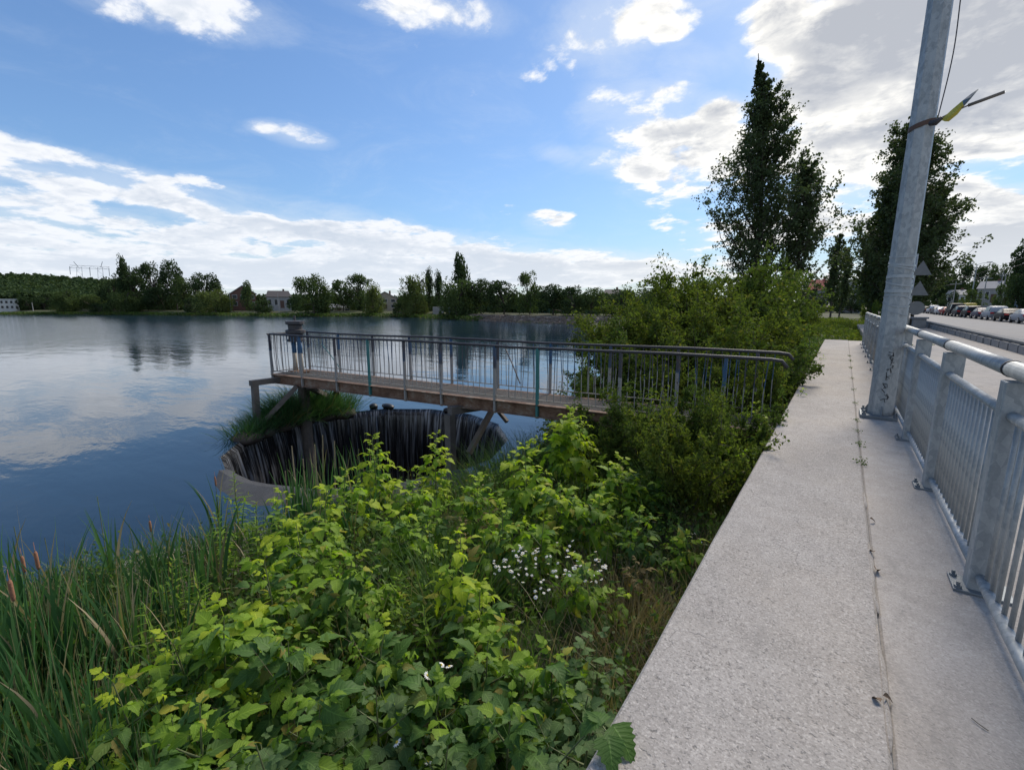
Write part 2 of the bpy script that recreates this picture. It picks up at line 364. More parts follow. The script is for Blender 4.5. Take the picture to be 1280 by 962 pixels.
for k, c in dict(black=(.015, .015, .018), dark=(.045, .05, .06), silver=(.34, .36, .39), white=(.68, .68, .68), purple=(.09, .085, .12), red=(.30, .03, .03),
                 blue=(.17, .21, .29), grey=(.15, .16, .17), yellow=(.55, .42, .06), cream=(.55, .53, .42)).items():
    M['car_'+k] = simple('car_paint_'+k, tuple(x*.8 for x in c), .6, .0, .08, 2, 0, .18, .04)

# ------------------------------------------------------------------ mesh helpers
def make_mesh(name, V, Fs, mats, smooth=False, uv=None, mi=None):
    """V (n,3); Fs list of index tuples or an (m,k) array"""
    me = bpy.data.meshes.new(name)
    V = np.asarray(V, dtype=np.float32)
    if isinstance(Fs, np.ndarray):
        m, k = Fs.shape
        me.vertices.add(len(V)); me.vertices.foreach_set('co', V.ravel())
        me.loops.add(m*k); me.loops.foreach_set('vertex_index', Fs.astype(np.int32).ravel())
        me.polygons.add(m); me.polygons.foreach_set('loop_start', np.arange(0, m*k, k, dtype=np.int32))
        try: me.polygons.foreach_set('loop_total', np.full(m, k, dtype=np.int32))
        except Exception: pass
        if smooth: me.polygons.foreach_set('use_smooth', np.ones(m, dtype=bool))
        if mi is not None: me.polygons.foreach_set('material_index', np.asarray(mi, dtype=np.int32))
        me.update(calc_edges=True)
    else:
        me.from_pydata([tuple(map(float, v)) for v in V], [], [tuple(int(i) for i in f) for f in Fs])
        if smooth:
            for p in me.polygons: p.use_smooth = True
        if mi is not None:
            for p, i in zip(me.polygons, mi): p.material_index = int(i)
        me.update()
    if uv is not None:
        l = me.uv_layers.new(name='UVMap')
        idx = np.empty(len(me.loops), dtype=np.int32); me.loops.foreach_get('vertex_index', idx)
        l.data.foreach_set('uv', np.asarray(uv, dtype=np.float32)[idx].ravel())
    for m_ in (mats if isinstance(mats, (list, tuple)) else [mats]): me.materials.append(m_)
    return me
def link(name, me, parent=None, loc=None, rot=None, scale=None):
    o = bpy.data.objects.new(name, me); COL.objects.link(o)
    if parent is not None: o.parent = parent
    if loc is not None: o.location = loc
    if rot is not None: o.rotation_euler = rot
    if scale is not None: o.scale = scale if hasattr(scale, '__len__') else (scale,)*3
    return o
def tag(o, label=None, cat=None, group=None, kind=None):
    for k, v in (('label', label), ('category', cat), ('group', group), ('kind', kind)):
        if v: o[k] = v
    return o
def empty(name, loc, rz=0., scale=1.):
    o = bpy.data.objects.new(name, None); COL.objects.link(o); o.empty_display_size = .1
    o.location = loc; o.rotation_euler = (0, 0, rz); o.scale = (scale,)*3 if not hasattr(scale, '__len__') else scale; return o
def copy_tree(o, parent=None):
    c = o.copy(); COL.objects.link(c)
    if parent is not None: c.parent = parent
    for ch in list(o.children): copy_tree(ch, c)
    return c

class MB:
    def __init__(s): s.V = []; s.F = []; s.mi = []; s.m = 0
    def add(s, V, Fc, mi=None):
        n = len(s.V); s.V += [tuple(v) for v in V]; s.F += [tuple(i+n for i in f) for f in Fc]
        s.mi += [s.m if mi is None else mi]*len(Fc)
    def box(s, x0, x1, y0, y1, z0, z1):
        s.add([(x0, y0, z0), (x1, y0, z0), (x1, y1, z0), (x0, y1, z0), (x0, y0, z1), (x1, y0, z1), (x1, y1, z1), (x0, y1, z1)],
              [(0, 3, 2, 1), (4, 5, 6, 7), (0, 1, 5, 4), (1, 2, 6, 5), (2, 3, 7, 6), (3, 0, 4, 7)])
    def bar(s, a, b, w, h=None, up=(0, 0, 1)):
        """rectangular bar from a to b"""
        h = h or w; a = Vector(a); b = Vector(b); d = (b-a).normalized(); up = Vector(up)
        if abs(d.dot(up)) > .98: up = Vector((0, 1, 0))
        r = d.cross(up).normalized(); u = r.cross(d)
        V = [p+r*(sx*w/2)+u*(sy*h/2) for p in (a, b) for sx, sy in ((-1, -1), (1, -1), (1, 1), (-1, 1))]
        s.add(V, [(0, 1, 2, 3), (7, 6, 5, 4), (0, 4, 5, 1), (1, 5, 6, 2), (2, 6, 7, 3), (3, 7, 4, 0)])
    def tube(s, pts, rad, n=8, cap=True):
        pts = [Vector(p) for p in pts]; rad = rad if hasattr(rad, '__len__') else [rad]*len(pts)
        V = []; prev = None
        for i, p in enumerate(pts):
            d = (pts[min(i+1, len(pts)-1)]-pts[max(i-1, 0)]).normalized()
            if prev is None:
                r = d.orthogonal().normalized()
                if abs(d.z) < .9: r = d.cross(Vector((0, 0, 1))).normalized()
            else: r = (prev-d*prev.dot(d)).normalized()
            prev = r; u = d.cross(r)
            V += [p+(r*math.cos(2*PI*k/n)+u*math.sin(2*PI*k/n))*rad[i] for k in range(n)]
        Fc = [(i*n+k, i*n+(k+1) % n, (i+1)*n+(k+1) % n, (i+1)*n+k) for i in range(len(pts)-1) for k in range(n)]
        if cap: Fc += [tuple(range(n-1, -1, -1)), tuple((len(pts)-1)*n+k for k in range(n))]
        s.add(V, Fc)
    def lathe(s, prof, n=16, c=(0, 0, 0)):
        V = [(c[0]+r*math.cos(2*PI*k/n), c[1]+r*math.sin(2*PI*k/n), c[2]+z) for r, z in prof for k in range(n)]
        Fc = [(i*n+k, i*n+(k+1) % n, (i+1)*n+(k+1) % n, (i+1)*n+k) for i in range(len(prof)-1) for k in range(n)]
        Fc += [tuple(range(n-1, -1, -1)), tuple((len(prof)-1)*n+k for k in range(n))]
        s.add(V, Fc)
    def build(s, name, mat, parent=None, smooth=False, loc=None, rot=None, bevel=0, seg=2):
        me = make_mesh(name, s.V, s.F, mat, smooth, mi=s.mi if isinstance(mat, (list, tuple)) else None)
        if bevel:
            bm = bmesh.new(); bm.from_mesh(me)
            bmesh.ops.recalc_face_normals(bm, faces=bm.faces)
            bmesh.ops.bevel(bm, geom=[e for e in bm.edges if e.calc_face_angle(0) > .5], offset=bevel, segments=seg, affect='EDGES', profile=.5)
            bm.to_mesh(me); bm.free()
        return link(name, me, parent, loc, rot)

# leaf clouds ---------------------------------------------------------------
def rand_dirs(n, zb=0.):
    v = rng.normal(size=(n, 3)); v[:, 2] += zb; v /= np.linalg.norm(v, axis=1)[:, None]; return v
def leaf_cloud(P, size, droop=0., aspect=.55, dirs=None):
    """one folded diamond leaf at each point: (V, F)"""
    n = len(P); size = np.broadcast_to(np.asarray(size, float), (n,))[:, None]
    d = rand_dirs(n) if dirs is None else dirs
    d = d.copy(); d[:, 2] -= droop; d /= np.linalg.norm(d, axis=1)[:, None]
    r = np.cross(d, rand_dirs(n)); r /= np.linalg.norm(r, axis=1)[:, None]+1e-9
    u = np.cross(r, d)
    V = np.empty((n, 4, 3)); V[:, 0] = P-d*size*.5; V[:, 2] = P+d*size*.5
    V[:, 1] = P+r*size*aspect*.5+u*size*.10; V[:, 3] = P-r*size*aspect*.5+u*size*.10
    base = np.arange(n)[:, None]*4
    Fc = np.concatenate([base+np.array([[0, 1, 2]]), base+np.array([[0, 2, 3]])])
    return V.reshape(-1, 3), Fc
def blades(P, length, width, lean, azim, seg=4, curl=.6, twist=None):
    """curved grass blades; arrays of n"""
    n = len(P); t = np.linspace(0, 1, seg+1)[None, :]
    L = length[:, None]; ca, sa = np.cos(azim)[:, None], np.sin(azim)[:, None]
    ang = lean[:, None]+curl_arr(curl, n)[:, None]*t*t
    dx = np.cumsum(np.concatenate([np.zeros((n, 1)), (np.sin(ang)*L/seg)[:, :-1]], 1), 1)
    dzz = np.cumsum(np.concatenate([np.zeros((n, 1)), (np.cos(ang)*L/seg)[:, :-1]], 1), 1)
    wd = width[:, None]*np.where(t < .5, 1., 1.-(t-.5)*1.9)*.5
    tw = rng.uniform(0, 2*PI, n) if twist is None else twist
    rx, ry = np.cos(tw)[:, None], np.sin(tw)[:, None]
    cx = P[:, 0:1]+ca*dx; cy = P[:, 1:2]+sa*dx; cz = P[:, 2:3]+dzz
    V = np.empty((n, seg+1, 2, 3))
    V[:, :, 0, 0] = cx-rx*wd; V[:, :, 0, 1] = cy-ry*wd; V[:, :, 0, 2] = cz
    V[:, :, 1, 0] = cx+rx*wd; V[:, :, 1, 1] = cy+ry*wd; V[:, :, 1, 2] = cz
    b = (np.arange(n)*(seg+1)*2)[:, None, None]+(np.arange(seg)*2)[None, :, None]
    Fc = (b+np.array([0, 1, 3, 2])[None, None, :]).reshape(-1, 4)
    return V.reshape(-1, 3), Fc
def curl_arr(c, n): return c if hasattr(c, '__len__') else rng.uniform(.2, 1., n)*c*2
def join_np(parts):
    V = []; Fc = []; o = 0
    for v, f in parts: V.append(v); Fc.append(f+o); o += len(v)
    return np.concatenate(V), np.concatenate(Fc)

# ------------------------------------------------------------------ the ground and the lake
WZ = -1.55
SHAFT = Vector((-8.3, 6.2)); SR = 3.05
shore_px = [(-260, 393), (-100, 393), (0, 393.2), (100, 393), (200, 393.8), (300, 394.8), (380, 396), (440, 395.4), (500, 396.0), (560, 398.5), (592, 400.5), (650, 403), (742, 406)]
shore = [tuple(at(x, y, WZ).xy) for x, y in shore_px]
near_shore = [(-24, 50), (-14, 34), (-8, 24), (-7.2, 16), (-6.4, 11), (-5.9, 9.6), (-5.0, 8.0), (-4.7, 6.2), (-4.9, 4.4), (-5.4, 3.0), (-5.85, 1.8), (-6.2, .6), (-6.4, -2), (-6.6, -8), (-9, -40), (-40, -160), (-600, -300)]
poly = np.array(shore+near_shore+[(-600, 250)])
def sdist(x, y):
    """signed distance to the shoreline, positive on land"""
    d = np.full(x.shape, 1e9); inside = np.zeros(x.shape, bool)
    for i in range(len(poly)):
        a = poly[i]; b = poly[(i+1) % len(poly)]; e = b-a; wx = x-a[0]; wy = y-a[1]
        t = np.clip((wx*e[0]+wy*e[1])/(e@e), 0, 1)
        d = np.minimum(d, np.hypot(wx-e[0]*t, wy-e[1]*t))
        c = (a[1] > y) != (b[1] > y)
        with np.errstate(divide='ignore', invalid='ignore'):
            xi = e[0]*(y-a[1])/(e[1] if e[1] else 1e-9)+a[0]
        inside ^= c & (x < xi)
    return np.where(inside, -d, d)
_rn = np.random.default_rng(3); _ph = _rn.uniform(0, 6.28, (8, 2)); _fr = _rn.uniform(.5, 2.4, (8, 2))*_rn.choice([-1, 1], (8, 2))
def wob(x, y):
    s = 0
    for i in range(8): s = s+np.sin(x*_fr[i, 0]+y*_fr[i, 1]+_ph[i, 0])/(1+abs(_fr[i]).sum())
    return s
def height(x, y):
    x = np.asarray(x, float); y = np.asarray(y, float)
    s = sdist(x, y)
    near = (x > -12) & (y < 30)
    hb = np.clip(s*.14, -1.2, 1.0)
    h = np.where(s > 0, WZ+.02+hb, WZ+np.clip(s*.35, -1.4, 0)-.02)
    # far side: the bank climbs a little, then a wooded hill on the left
    d = np.hypot(x, y)
    farl = np.where((s > 0) & (d > 60), WZ+.15+np.clip(s*.035, 0, 1.0), h)
    h = np.where(d > 60, farl, h)
    hill = np.exp(-(((x+250)/85)**2+((y-95)/110)**2))*4+np.exp(-(((x+340)/120)**2+((y-60)/120)**2))*4
    h = h+np.where((s > 8) & (d > 150), hill*np.clip((s-8)/60, 0, 1), 0)
    # towards the road and past the end of the promenade the land rises level with the road
    g = np.clip((y-23)/5, 0, 1)*np.clip((s-.5)/5, 0, 1)
    lvl = -.38+.25*np.exp(-((x+1.5)/2.5)**2-((y-29)/4)**2)
    h = h*(1-g)+np.maximum(h, lvl)*g
    g2 = np.clip((x-.2)/.5, 0, 1)*np.clip((60-y)/10, 0, 1)
    h = np.where(x > .2, h*(1-g2)+(-.75)*g2, h)
    h = np.where(x > 3, np.minimum(h, -.62-.0*x), h)
    h = h+np.where(near & (s > .1), wob(x, y)*.10, 0)
    return h
def axis(lo, hi, c0, c1, fine, grow=1.09):
    a = list(np.arange(c0, c1+1e-6, fine)); st = fine
    while a[-1] < hi: st = min(st*grow, 60); a.append(a[-1]+st)
    st = fine
    while a[0] > lo: st = min(st*grow, 60); a.insert(0, a[0]-st)
    return np.array(a)
ax = np.unique(np.concatenate([axis(-2500, 2500, -8, 1, .22, 1.10), np.arange(-260, 10, 3.0)]))
ay = np.unique(np.concatenate([axis(-2500, 2500, -3, 13, .22, 1.10), np.arange(12, 190, 3.0)]))
GX, GY = np.meshgrid(ax, ay)
GZ = height(GX, GY)
# dig out the spillway shaft
rr = np.hypot(GX-SHAFT.x, GY-SHAFT.y); GZ = np.where(rr < SR+.35, -6.5, GZ)
nx = len(ax); ny = len(ay)
idx = np.arange(nx*ny).reshape(ny, nx)
Fg = np.stack([idx[:-1, :-1], idx[:-1, 1:], idx[1:, 1:], idx[1:, :-1]], -1).reshape(-1, 4)
g = link('ground', make_mesh('ground', np.stack([GX, GY, GZ], -1).reshape(-1, 3), Fg, M['ground'], True)); tag(g, kind='structure')

# lake: a sheet with a many-sided hole where the shaft swallows it
NS = 14
ringa = [2*PI*(k+.35)/NS for k in range(NS)]
def ring(r, z, n=NS, a=None): return [(SHAFT.x+r*math.cos(t), SHAFT.y+r*math.sin(t), z) for t in (a or ringa)]
bm = bmesh.new()
outer = [bm.verts.new((x, y, WZ)) for x, y in ((-1500, -900), (60, -900), (60, 700), (-1500, 700))]
inner = [bm.verts.new(v) for v in ring(SR-.04, WZ)]
mid = [bm.verts.new(v) for v in ring(SR+.9, WZ)]
for L in (outer, mid):
    for i in range(len(L)): bm.edges.new((L[i], L[(i+1) % len(L)]))
bmesh.ops.triangle_fill(bm, edges=list(bm.edges), use_beauty=True)
bmesh.ops.delete(bm, geom=[f for f in bm.faces if (f.calc_center_median().xy-SHAFT).length < SR+.5], context='FACES_ONLY')
for i in range(NS):
    j = (i+1) % NS
    bm.faces.new((mid[i], mid[j], inner[j], inner[i]))
bmesh.ops.recalc_face_normals(bm, faces=bm.faces)
if sum(f.normal.z for f in bm.faces) < 0: bmesh.ops.reverse_faces(bm, faces=bm.faces)
me = bpy.data.meshes.new('lake_water'); bm.to_mesh(me); bm.free(); me.materials.append(M['water'])
tag(link('lake_water', me), kind='structure')

# ------------------------------------------------------------------ spillway shaft
sh = empty('spillway_shaft', (SHAFT.x, SHAFT.y, WZ)); tag(sh, 'round concrete overflow shaft with lake water pouring over its rim below the footbridge', 'spillway')
def rel(pts): return [(p[0]-SHAFT.x, p[1]-SHAFT.y, p[2]-WZ) for p in pts]
mb = MB()
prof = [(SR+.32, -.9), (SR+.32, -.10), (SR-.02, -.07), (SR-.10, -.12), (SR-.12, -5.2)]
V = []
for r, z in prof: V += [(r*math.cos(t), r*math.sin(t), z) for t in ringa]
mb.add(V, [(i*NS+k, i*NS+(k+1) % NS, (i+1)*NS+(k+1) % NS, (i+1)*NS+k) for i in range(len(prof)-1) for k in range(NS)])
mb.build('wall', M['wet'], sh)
# falling sheet: ripples in the radius make strands
def fall_sheet(a0, a1, name, seed):
    rg = np.random.default_rng(seed); na = int((a1-a0)*95); nz = 22
    A = np.linspace(a0, a1, na); jit = rg.normal(size=na)*.022
    V = []; UV = []
    for j in range(nz):
        t = j/(nz-1); z = -.0-(t**1.3)*4.4
        for k, a in enumerate(A):
            # follow the straight sides of the rim
            step = 2*PI/NS; ph = ((a-ringa[0]) % step)-step/2
            rr_ = (SR-.03)*math.cos(step/2)/math.cos(ph)
            r = rr_-.05-.16*min(1, t*3)-.10*t+jit[k]*min(1, t*4)+.03*math.sin(k*.9+j*.35)*min(1, t*2)
            if j == 0: r = rr_+.02
            V.append((r*math.cos(a), r*math.sin(a), z+(.004 if j == 0 else 0))); UV.append((a/ (2*PI)*3, t*3))
    V = np.array(V); ix = np.arange(nz*na).reshape(nz, na)
    Fc = np.stack([ix[:-1, :-1], ix[:-1, 1:], ix[1:, 1:], ix[1:, :-1]], -1).reshape(-1, 4)
    o = link(name, make_mesh(name, V, Fc, M['fall'], True, UV), sh); return o
fall_sheet(R(-20), R(262), 'falling_water', 4)
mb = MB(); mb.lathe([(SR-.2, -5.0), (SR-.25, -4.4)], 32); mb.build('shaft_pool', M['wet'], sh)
# near coping and wet concrete apron
def apron():
    mb = MB(); a0, a1 = R(261), R(352); n = 11; prof = [(SR-.14, -2.6), (SR-.14, .045), (SR+.02, .075), (SR+.50, -.01), (SR+.58, -.7)]
    V = []
    for k in range(n+1):
        a = a0+(a1-a0)*k/n
        for r, z in prof:
            rq = SR-.1+(r-SR+.1)*(min(1, .25+k*.3) if r > SR+.3 else 1); V.append((rq*math.cos(a), rq*math.sin(a), z+.012*math.sin(k*2.1)))
    m = len(prof)
    Fc = [(k*m+i, (k+1)*m+i, (k+1)*m+i+1, k*m+i+1) for k in range(n) for i in range(m-1)]
    Fc += [tuple(range(m)), tuple(n*m+i for i in range(m-1, -1, -1))]
    mb.add(V, Fc); return mb.build('coping', M['wet_concrete'], sh)
apron()
# debris caught on the far rim
def lump(name, p, r, mat, label, cat):
    bm = bmesh.new(); bmesh.ops.create_icosphere(bm, subdivisions=2, radius=1)
    for v in bm.verts: v.co *= 1+.28*noise.noise(v.co*1.7+Vector(p)); v.co = Vector((v.co.x*r[0], v.co.y*r[1], v.co.z*r[2]))
    me = bpy.data.meshes.new(name); bm.to_mesh(me); bm.free(); me.materials.append(mat)
    for q in me.polygons: q.use_smooth = True
    return tag(link(name, me, None, p), label, cat)
lump('driftwood', at(467, 508, WZ+.06), (.13, .12, .10), M['tar'], 'small black lump of debris caught on the shaft rim, the left one', 'debris')
lump('driftwood', at(485, 508, WZ+.05), (.24, .12, .09), M['tar'], 'longer black lump of debris caught on the shaft rim', 'debris')
lump('driftwood', at(559, 513, WZ+.05), (.13, .10, .10), M['tar'], 'dark lump of debris on the rim beside the trestle post', 'debris')
# concrete slab on the shore among the cattails
mb = MB(); c = at(245, 705, -1.42)
mb.box(-.85, .75, -.45, .45, -.25, .05)
o = mb.build('shore_slab', M['old_concrete'], None, loc=(c.x, c.y, -1.45), rot=(R(4), R(-3), R(62)), bevel=.03); tag(o, 'old grey concrete slab at the water edge behind the cattails', 'concrete slab')

# ------------------------------------------------------------------ promenade, pavement, road
Y0, YE = -6.0, 23.2
def sheet(name, x0, x1, y0, y1, z, mat, thick=.3, bevel=0, jitter=0):
    mb = MB(); n = max(1, int((y1-y0)/(.25 if jitter else 8)))
    V = []
    for k in range(n+1):
        y = y0+(y1-y0)*k/n; j = jitter*noise.noise(Vector((y*2.1, x0, 0)))+jitter*.6*noise.noise(Vector((y*9, x0, 3)))
        V += [(x0+j, y, z-thick), (x0+j, y, z-.012), (x0+j+.012, y, z), (x1-.012-j*.3, y, z), (x1-j*.3, y, z-.012), (x1-j*.3, y, z-thick)]
    Fc = [(k*6+i, k*6+(i+1) % 6, (k+1)*6+(i+1) % 6, (k+1)*6+i) for k in range(n) for i in range(6)]
    Fc += [tuple(range(5, -1, -1)), tuple(n*6+i for i in range(6))]
    mb.add(V, Fc); return mb.build(name, mat)
tag(sheet('retaining_wall', -.516, .279, Y0, YE, 0, M['slab'], 2.2, jitter=.003), 'broad rough concrete wall top running along the overgrown bank', 'wall')
tag(sheet('kerb_strip', .282, 1.02, Y0, YE, -.014, M['strip'], .5, jitter=.002), kind='structure')
mb = MB(); mb.box(.25, .30, Y0, YE, -.3, -.024); tag(mb.build('joint', M['dark_concrete']), kind='structure')
# patches of broken mortar along the joint
mort = empty('mortar_seam', (.277, 0, 0)); tag(mort, 'crumbling raised mortar seam between the wall top and the smooth strip', 'mortar')
for a, b_ in ((.3, 1.6), (1.75, 2.5), (2.6, 3.4), (4.0, 4.35)):
    mb = MB(); V = []; n = int((b_-a)/.03)
    for k in range(n+1):
        y = a+(b_-a)*k/n; e = min(1, k/3, (n-k)/3); wdt = (.010+.012*abs(noise.noise(Vector((y*6, 1, 0)))))*e+.002; xo = .012*noise.noise(Vector((y*4, 9, 0)))
        zz = (.004+.007*abs(noise.noise(Vector((y*14, 5, 0)))))*e
        V += [(xo-wdt, y, -.013), (xo, y, zz), (xo+wdt, y, -.018)]
    mb.add(V, [(k*3+i, (k+1)*3+i, (k+1)*3+i+1, k*3+i+1) for k in range(n) for i in range(2)]); mb.build('mortar', M['slab'], mort, True)
tag(sheet('pavement', 1.03, 4.86, Y0-20, 47, -.15, M['paving'], .6), kind='structure')
mb = MB(); mb.box(5.2, 17.2, -80, 600, -1.2, -.45); tag(mb.build('road', M['asphalt']), kind='structure')
mb = MB(); mb.box(17.2, 17.4, -80, 600, -1.2, -.33); tag(mb.build('kerb', M['kerb']), kind='structure')
mb = MB(); mb.box(-60, 5.2, 92, 100, -1.2, -.40); tag(mb.build('side_road', M['asphalt']), kind='structure')
mb = MB(); mb.box(17.4, 200, -80, 600, -1.2, -.36); tag(mb.build('verge', M['ground']), kind='structure')

# low barrier of upright blocks under a dark cap, between pavement and road
bar = empty('road_barrier', (4.87, 0, -.15)); tag(bar, 'low barrier of upright grey concrete blocks under a dark cap beside the road', 'barrier')
mb = MB(); mb.box(.10, .30, 3, 60, -.4, .30); mb.build('back_wall', M['dark_concrete'], bar)
mb = MB(); mb.box(.03, .36, 3, 60, .302, .385); mb.build('cap', M['dark_concrete'], bar, bevel=.012)
bmb = MB(); n = 8; hw = .50; prof = [(-hw, -.05), (-hw, .18)]+[(-hw+.10-.10*math.cos(PI/2*k/4), .18+.09*math.sin(PI/2*k/4)) for k in range(1, 5)]+[(hw-.10+.10*math.cos(PI/2*(4-k)/4), .18+.09*math.sin(PI/2*(4-k)/4)) for k in range(0, 4)]+[(hw, .18), (hw, -.05)]
V = [(0, y, z) for y, z in prof]+[(.13, y, z) for y, z in prof]; m_ = len(prof)
bmb.add(V, [tuple(range(m_)), tuple(range(2*m_-1, m_-1, -1))]+[(i, i+m_, (i+1) % m_+m_, (i+1) % m_) for i in range(m_)])
blk = bmb.build('block', M['block_concrete'], bar, loc=(-.04, 12, 0))
for k in range(40):
    c = blk.copy(); COL.objects.link(c); c.location = (-.04+random.uniform(-.012, .012), 13.18+k*1.18, random.uniform(-.01, .01))
# end pier of the barrier
mb = MB(); mb.box(-.35, .35, -.3, .3, 0, .62); mb.box(-.45, .45, -.4, .4, .62, .74)
p = at(1122, 400, -.15); tag(mb.build('concrete_pier', M['block_concrete'], None, loc=(4.3, 42, -.15), bevel=.02), 'squat concrete pier with a flat cap near the far pavement end', 'pier')

# ------------------------------------------------------------------ galvanised promenade railing
RX = .71
rail = empty('metal_railing', (RX, 0, 0)); tag(rail, 'galvanised steel railing with round top rail along the promenade', 'railing')
posts = [3.16+1.63*k for k in range(-2, 12)]
mb = MB(); mb.box(-.045, .075, -.05, .05, -.01, 1.085); pm = None
for k, y in enumerate(posts):
    if pm is None: po = mb.build('post', M['galv'], rail, loc=(0, y, 0), bevel=.006); pm = po
    else: po = pm.copy(); COL.objects.link(po); po.location = (0, y, 0)
mbp = MB(); mbp.box(-.10, .13, -.09, .09, -.013, .0); fl = mbp.build('foot_plate', M['galv_dark'], rail, loc=(0, posts[0], 0), bevel=.003)
for y in posts[1:]:
    c = fl.copy(); COL.objects.link(c); c.location = (0, y, 0)
mbb = MB()
mbb.lathe([(.016, 0), (.016, .012), (.008, .013), (.008, .03)], 6); bl = mbb.build('bolt', M['galv_dark'], rail, loc=(-.08, posts[0]-.065, 0))
for y in posts:
    for sy in (-.065, .065):
        if y == posts[0] and sy < 0: continue
        c = bl.copy(); COL.objects.link(c); c.location = (-.08, y+sy, 0)
TOPZ = 1.135
def railtube(name, y0, y1, z, r, mat, n=16):
    mb = MB(); mb.tube([(0, y0, z), (0, (y0+y1)/2, z), (0, y1, z)], r, n); return mb.build(name, mat, rail, True)
ys = [posts[0]-1.2]+[p+.10 for p in posts[1:]]
for a, b_ in zip(ys[:-1], ys[1:]):
    railtube('top_rail', a, b_-.012, TOPZ, .040, M['galv'])
    mb = MB(); mb.tube([(0, b_-.018, TOPZ), (0, b_+.006, TOPZ)], .0435, 16); mb.build('joint_ring', M['rubber'], rail, True)
balm = MB(); balm.tube([(0, 0, .085), (0, 0, .90)], .0100, 8); bal = None
for a, b_ in zip(posts[:-1], posts[1:]):
    railtube('mid_rail', a+.05, b_-.05, .92, .025, M['galv'], 12)
    railtube('bottom_rail', a+.05, b_-.05, .07, .024, M['galv'], 12)
    nb = 15
    for k in range(1, nb+1):
        y = a+(b_-a)*k/(nb+1)
        if bal is None: bal = balm.build('baluster', M['galv'], rail, True, loc=(.01, y, 0))
        else: c = bal.copy(); COL.objects.link(c); c.location = (.01, y, 0)

# ------------------------------------------------------------------ street lamp pole
PX, PY = .53, 7.57
pole = empty('lamp_pole', (PX, PY, 0)); tag(pole, 'tall galvanised eight-sided lamp pole bolted to the concrete strip', 'pole')
mb = MB(); mb.tube([(0, 0, .0), (0, 0, 4.), (0, 0, 9.5)], [.140, .122, .098], 8); po = mb.build('shaft', M['galv'], pole); po.rotation_euler = (0, 0, R(10))
mb = MB(); mb.box(-.215, .17, -.21, .21, -.012, .03); mb.build('base_plate', M['galv_dark'], pole, bevel=.005)
for sx in (-.175, .145):
    for sy in (-.17, .17):
        mb = MB(); mb.lathe([(.024, 0), (.024, .025), (.012, .026), (.012, .06)], 6, (sx, sy, .03)); mb.build('bolt', M['galv_dark'], pole)
for a in (0, 90, 180, 270):
    mb = MB(); mb.add([(.12, -.006, .03), (.20 if a != 0 else .165, -.006, .03), (.128, -.006, .16), (.12, .006, .03), (.20 if a != 0 else .165, .006, .03), (.128, .006, .16)], [(0, 1, 2), (5, 4, 3), (0, 3, 4, 1), (1, 4, 5, 2), (2, 5, 3, 0)])
    o = mb.build('gusset', M['galv_dark'], pole); o.rotation_euler = (0, 0, R(a))
# arm and lamp high above
mb = MB(); mb.tube([(0, 0, 9.4), (0, .0, 9.8), (.5, 0, 10.1), (1.6, 0, 10.2)], .04, 8); mb.build('arm', M['galv'], pole, True)
mb = MB(); mb.box(1.5, 2.2, -.14, .14, 10.14, 10.26); mb.build('lamp_head', M['galv_dark'], pole, bevel=.03)
# inked scribble on the pole face, film wound round it
def polep(px, py, off=.004):
    r = ray(px, py); h = Vector((r.x, r.y)); L = h.length; hd = h/L
    c = Vector((PX, PY)); t = c.dot(hd); perp = (c-hd*t).length
    z0 = EYE+r.z/L*t; rad = .14-.0045*max(z0, 0); rad *= .955
    dd = math.sqrt(max(0, rad*rad-perp*perp)); t2 = t-dd-off
    return Vector((hd.x*t2-PX, hd.y*t2-PY, EYE+r.z/L*t2))
ink = MB()
def stroke(pts): ink.tube([polep(*p) for p in pts], .0042, 5)
gl = [[(0, 0), (6, 1), (6, 5), (1, 6)], [(0, 0), (4, 5)], [(5, 0), (3, 3), (7, 4), (5, 7)], [(0, 3), (5, 1), (6, 6)], [(1, 0), (1, 6), (6, 5)], [(0, 1), (7, 1)], [(2, 0), (6, 3), (1, 5), (2, 1)]]
for j, (gx, gy) in enumerate([(1111, 440), (1112, 447), (1110, 453), (1108, 459), (1107, 465), (1110, 443), (1106, 470), (1103, 479), (1102, 486), (1104, 492), (1100, 497)]):
    stroke([(gx+a, gy+b) for a, b in gl[j % len(gl)]])
    if j % 2: stroke([(gx+a*.8+1, gy+b+1) for a, b in gl[(j*3+1) % len(gl)]])
ink.build('scribble', M['ink'], pole)
for k in range(9):
    z = 1.36+k*.085+random.uniform(-.02, .02); rad = (.14-.0045*z)*1.0+.003; tl = random.uniform(-.05, .05); mb = MB(); V = []
    hh = random.uniform(.006, .022)
    for q in range(24):
        a = 2*PI*q/24
        for s in (-1, 1): V.append((rad*math.cos(a), rad*math.sin(a), z+tl*math.cos(a+k)+s*hh))
    mb.add(V, [(2*q, 2*((q+1) % 24), 2*((q+1) % 24)+1, 2*q+1) for q in range(24)]); mb.build('film_band', M['tape'], pole, True)
# steel wire hanging beside the pole
a = atd(1203, -20, 7.4); b_ = atd(1171, 152, 7.48)
mb = MB(); pts = []
for k in range(17):
    t = k/16; p = a.lerp(b_, t); p += Vector((.03*math.sin(PI*t), .02*math.sin(3*PI*t), 0)); pts.append(p)
mb.tube(pts, .006, 5); tag(mb.build('cable', M['rail_dark'], None, True), 'thin dark cable hanging down beside the lamp pole', 'cable')
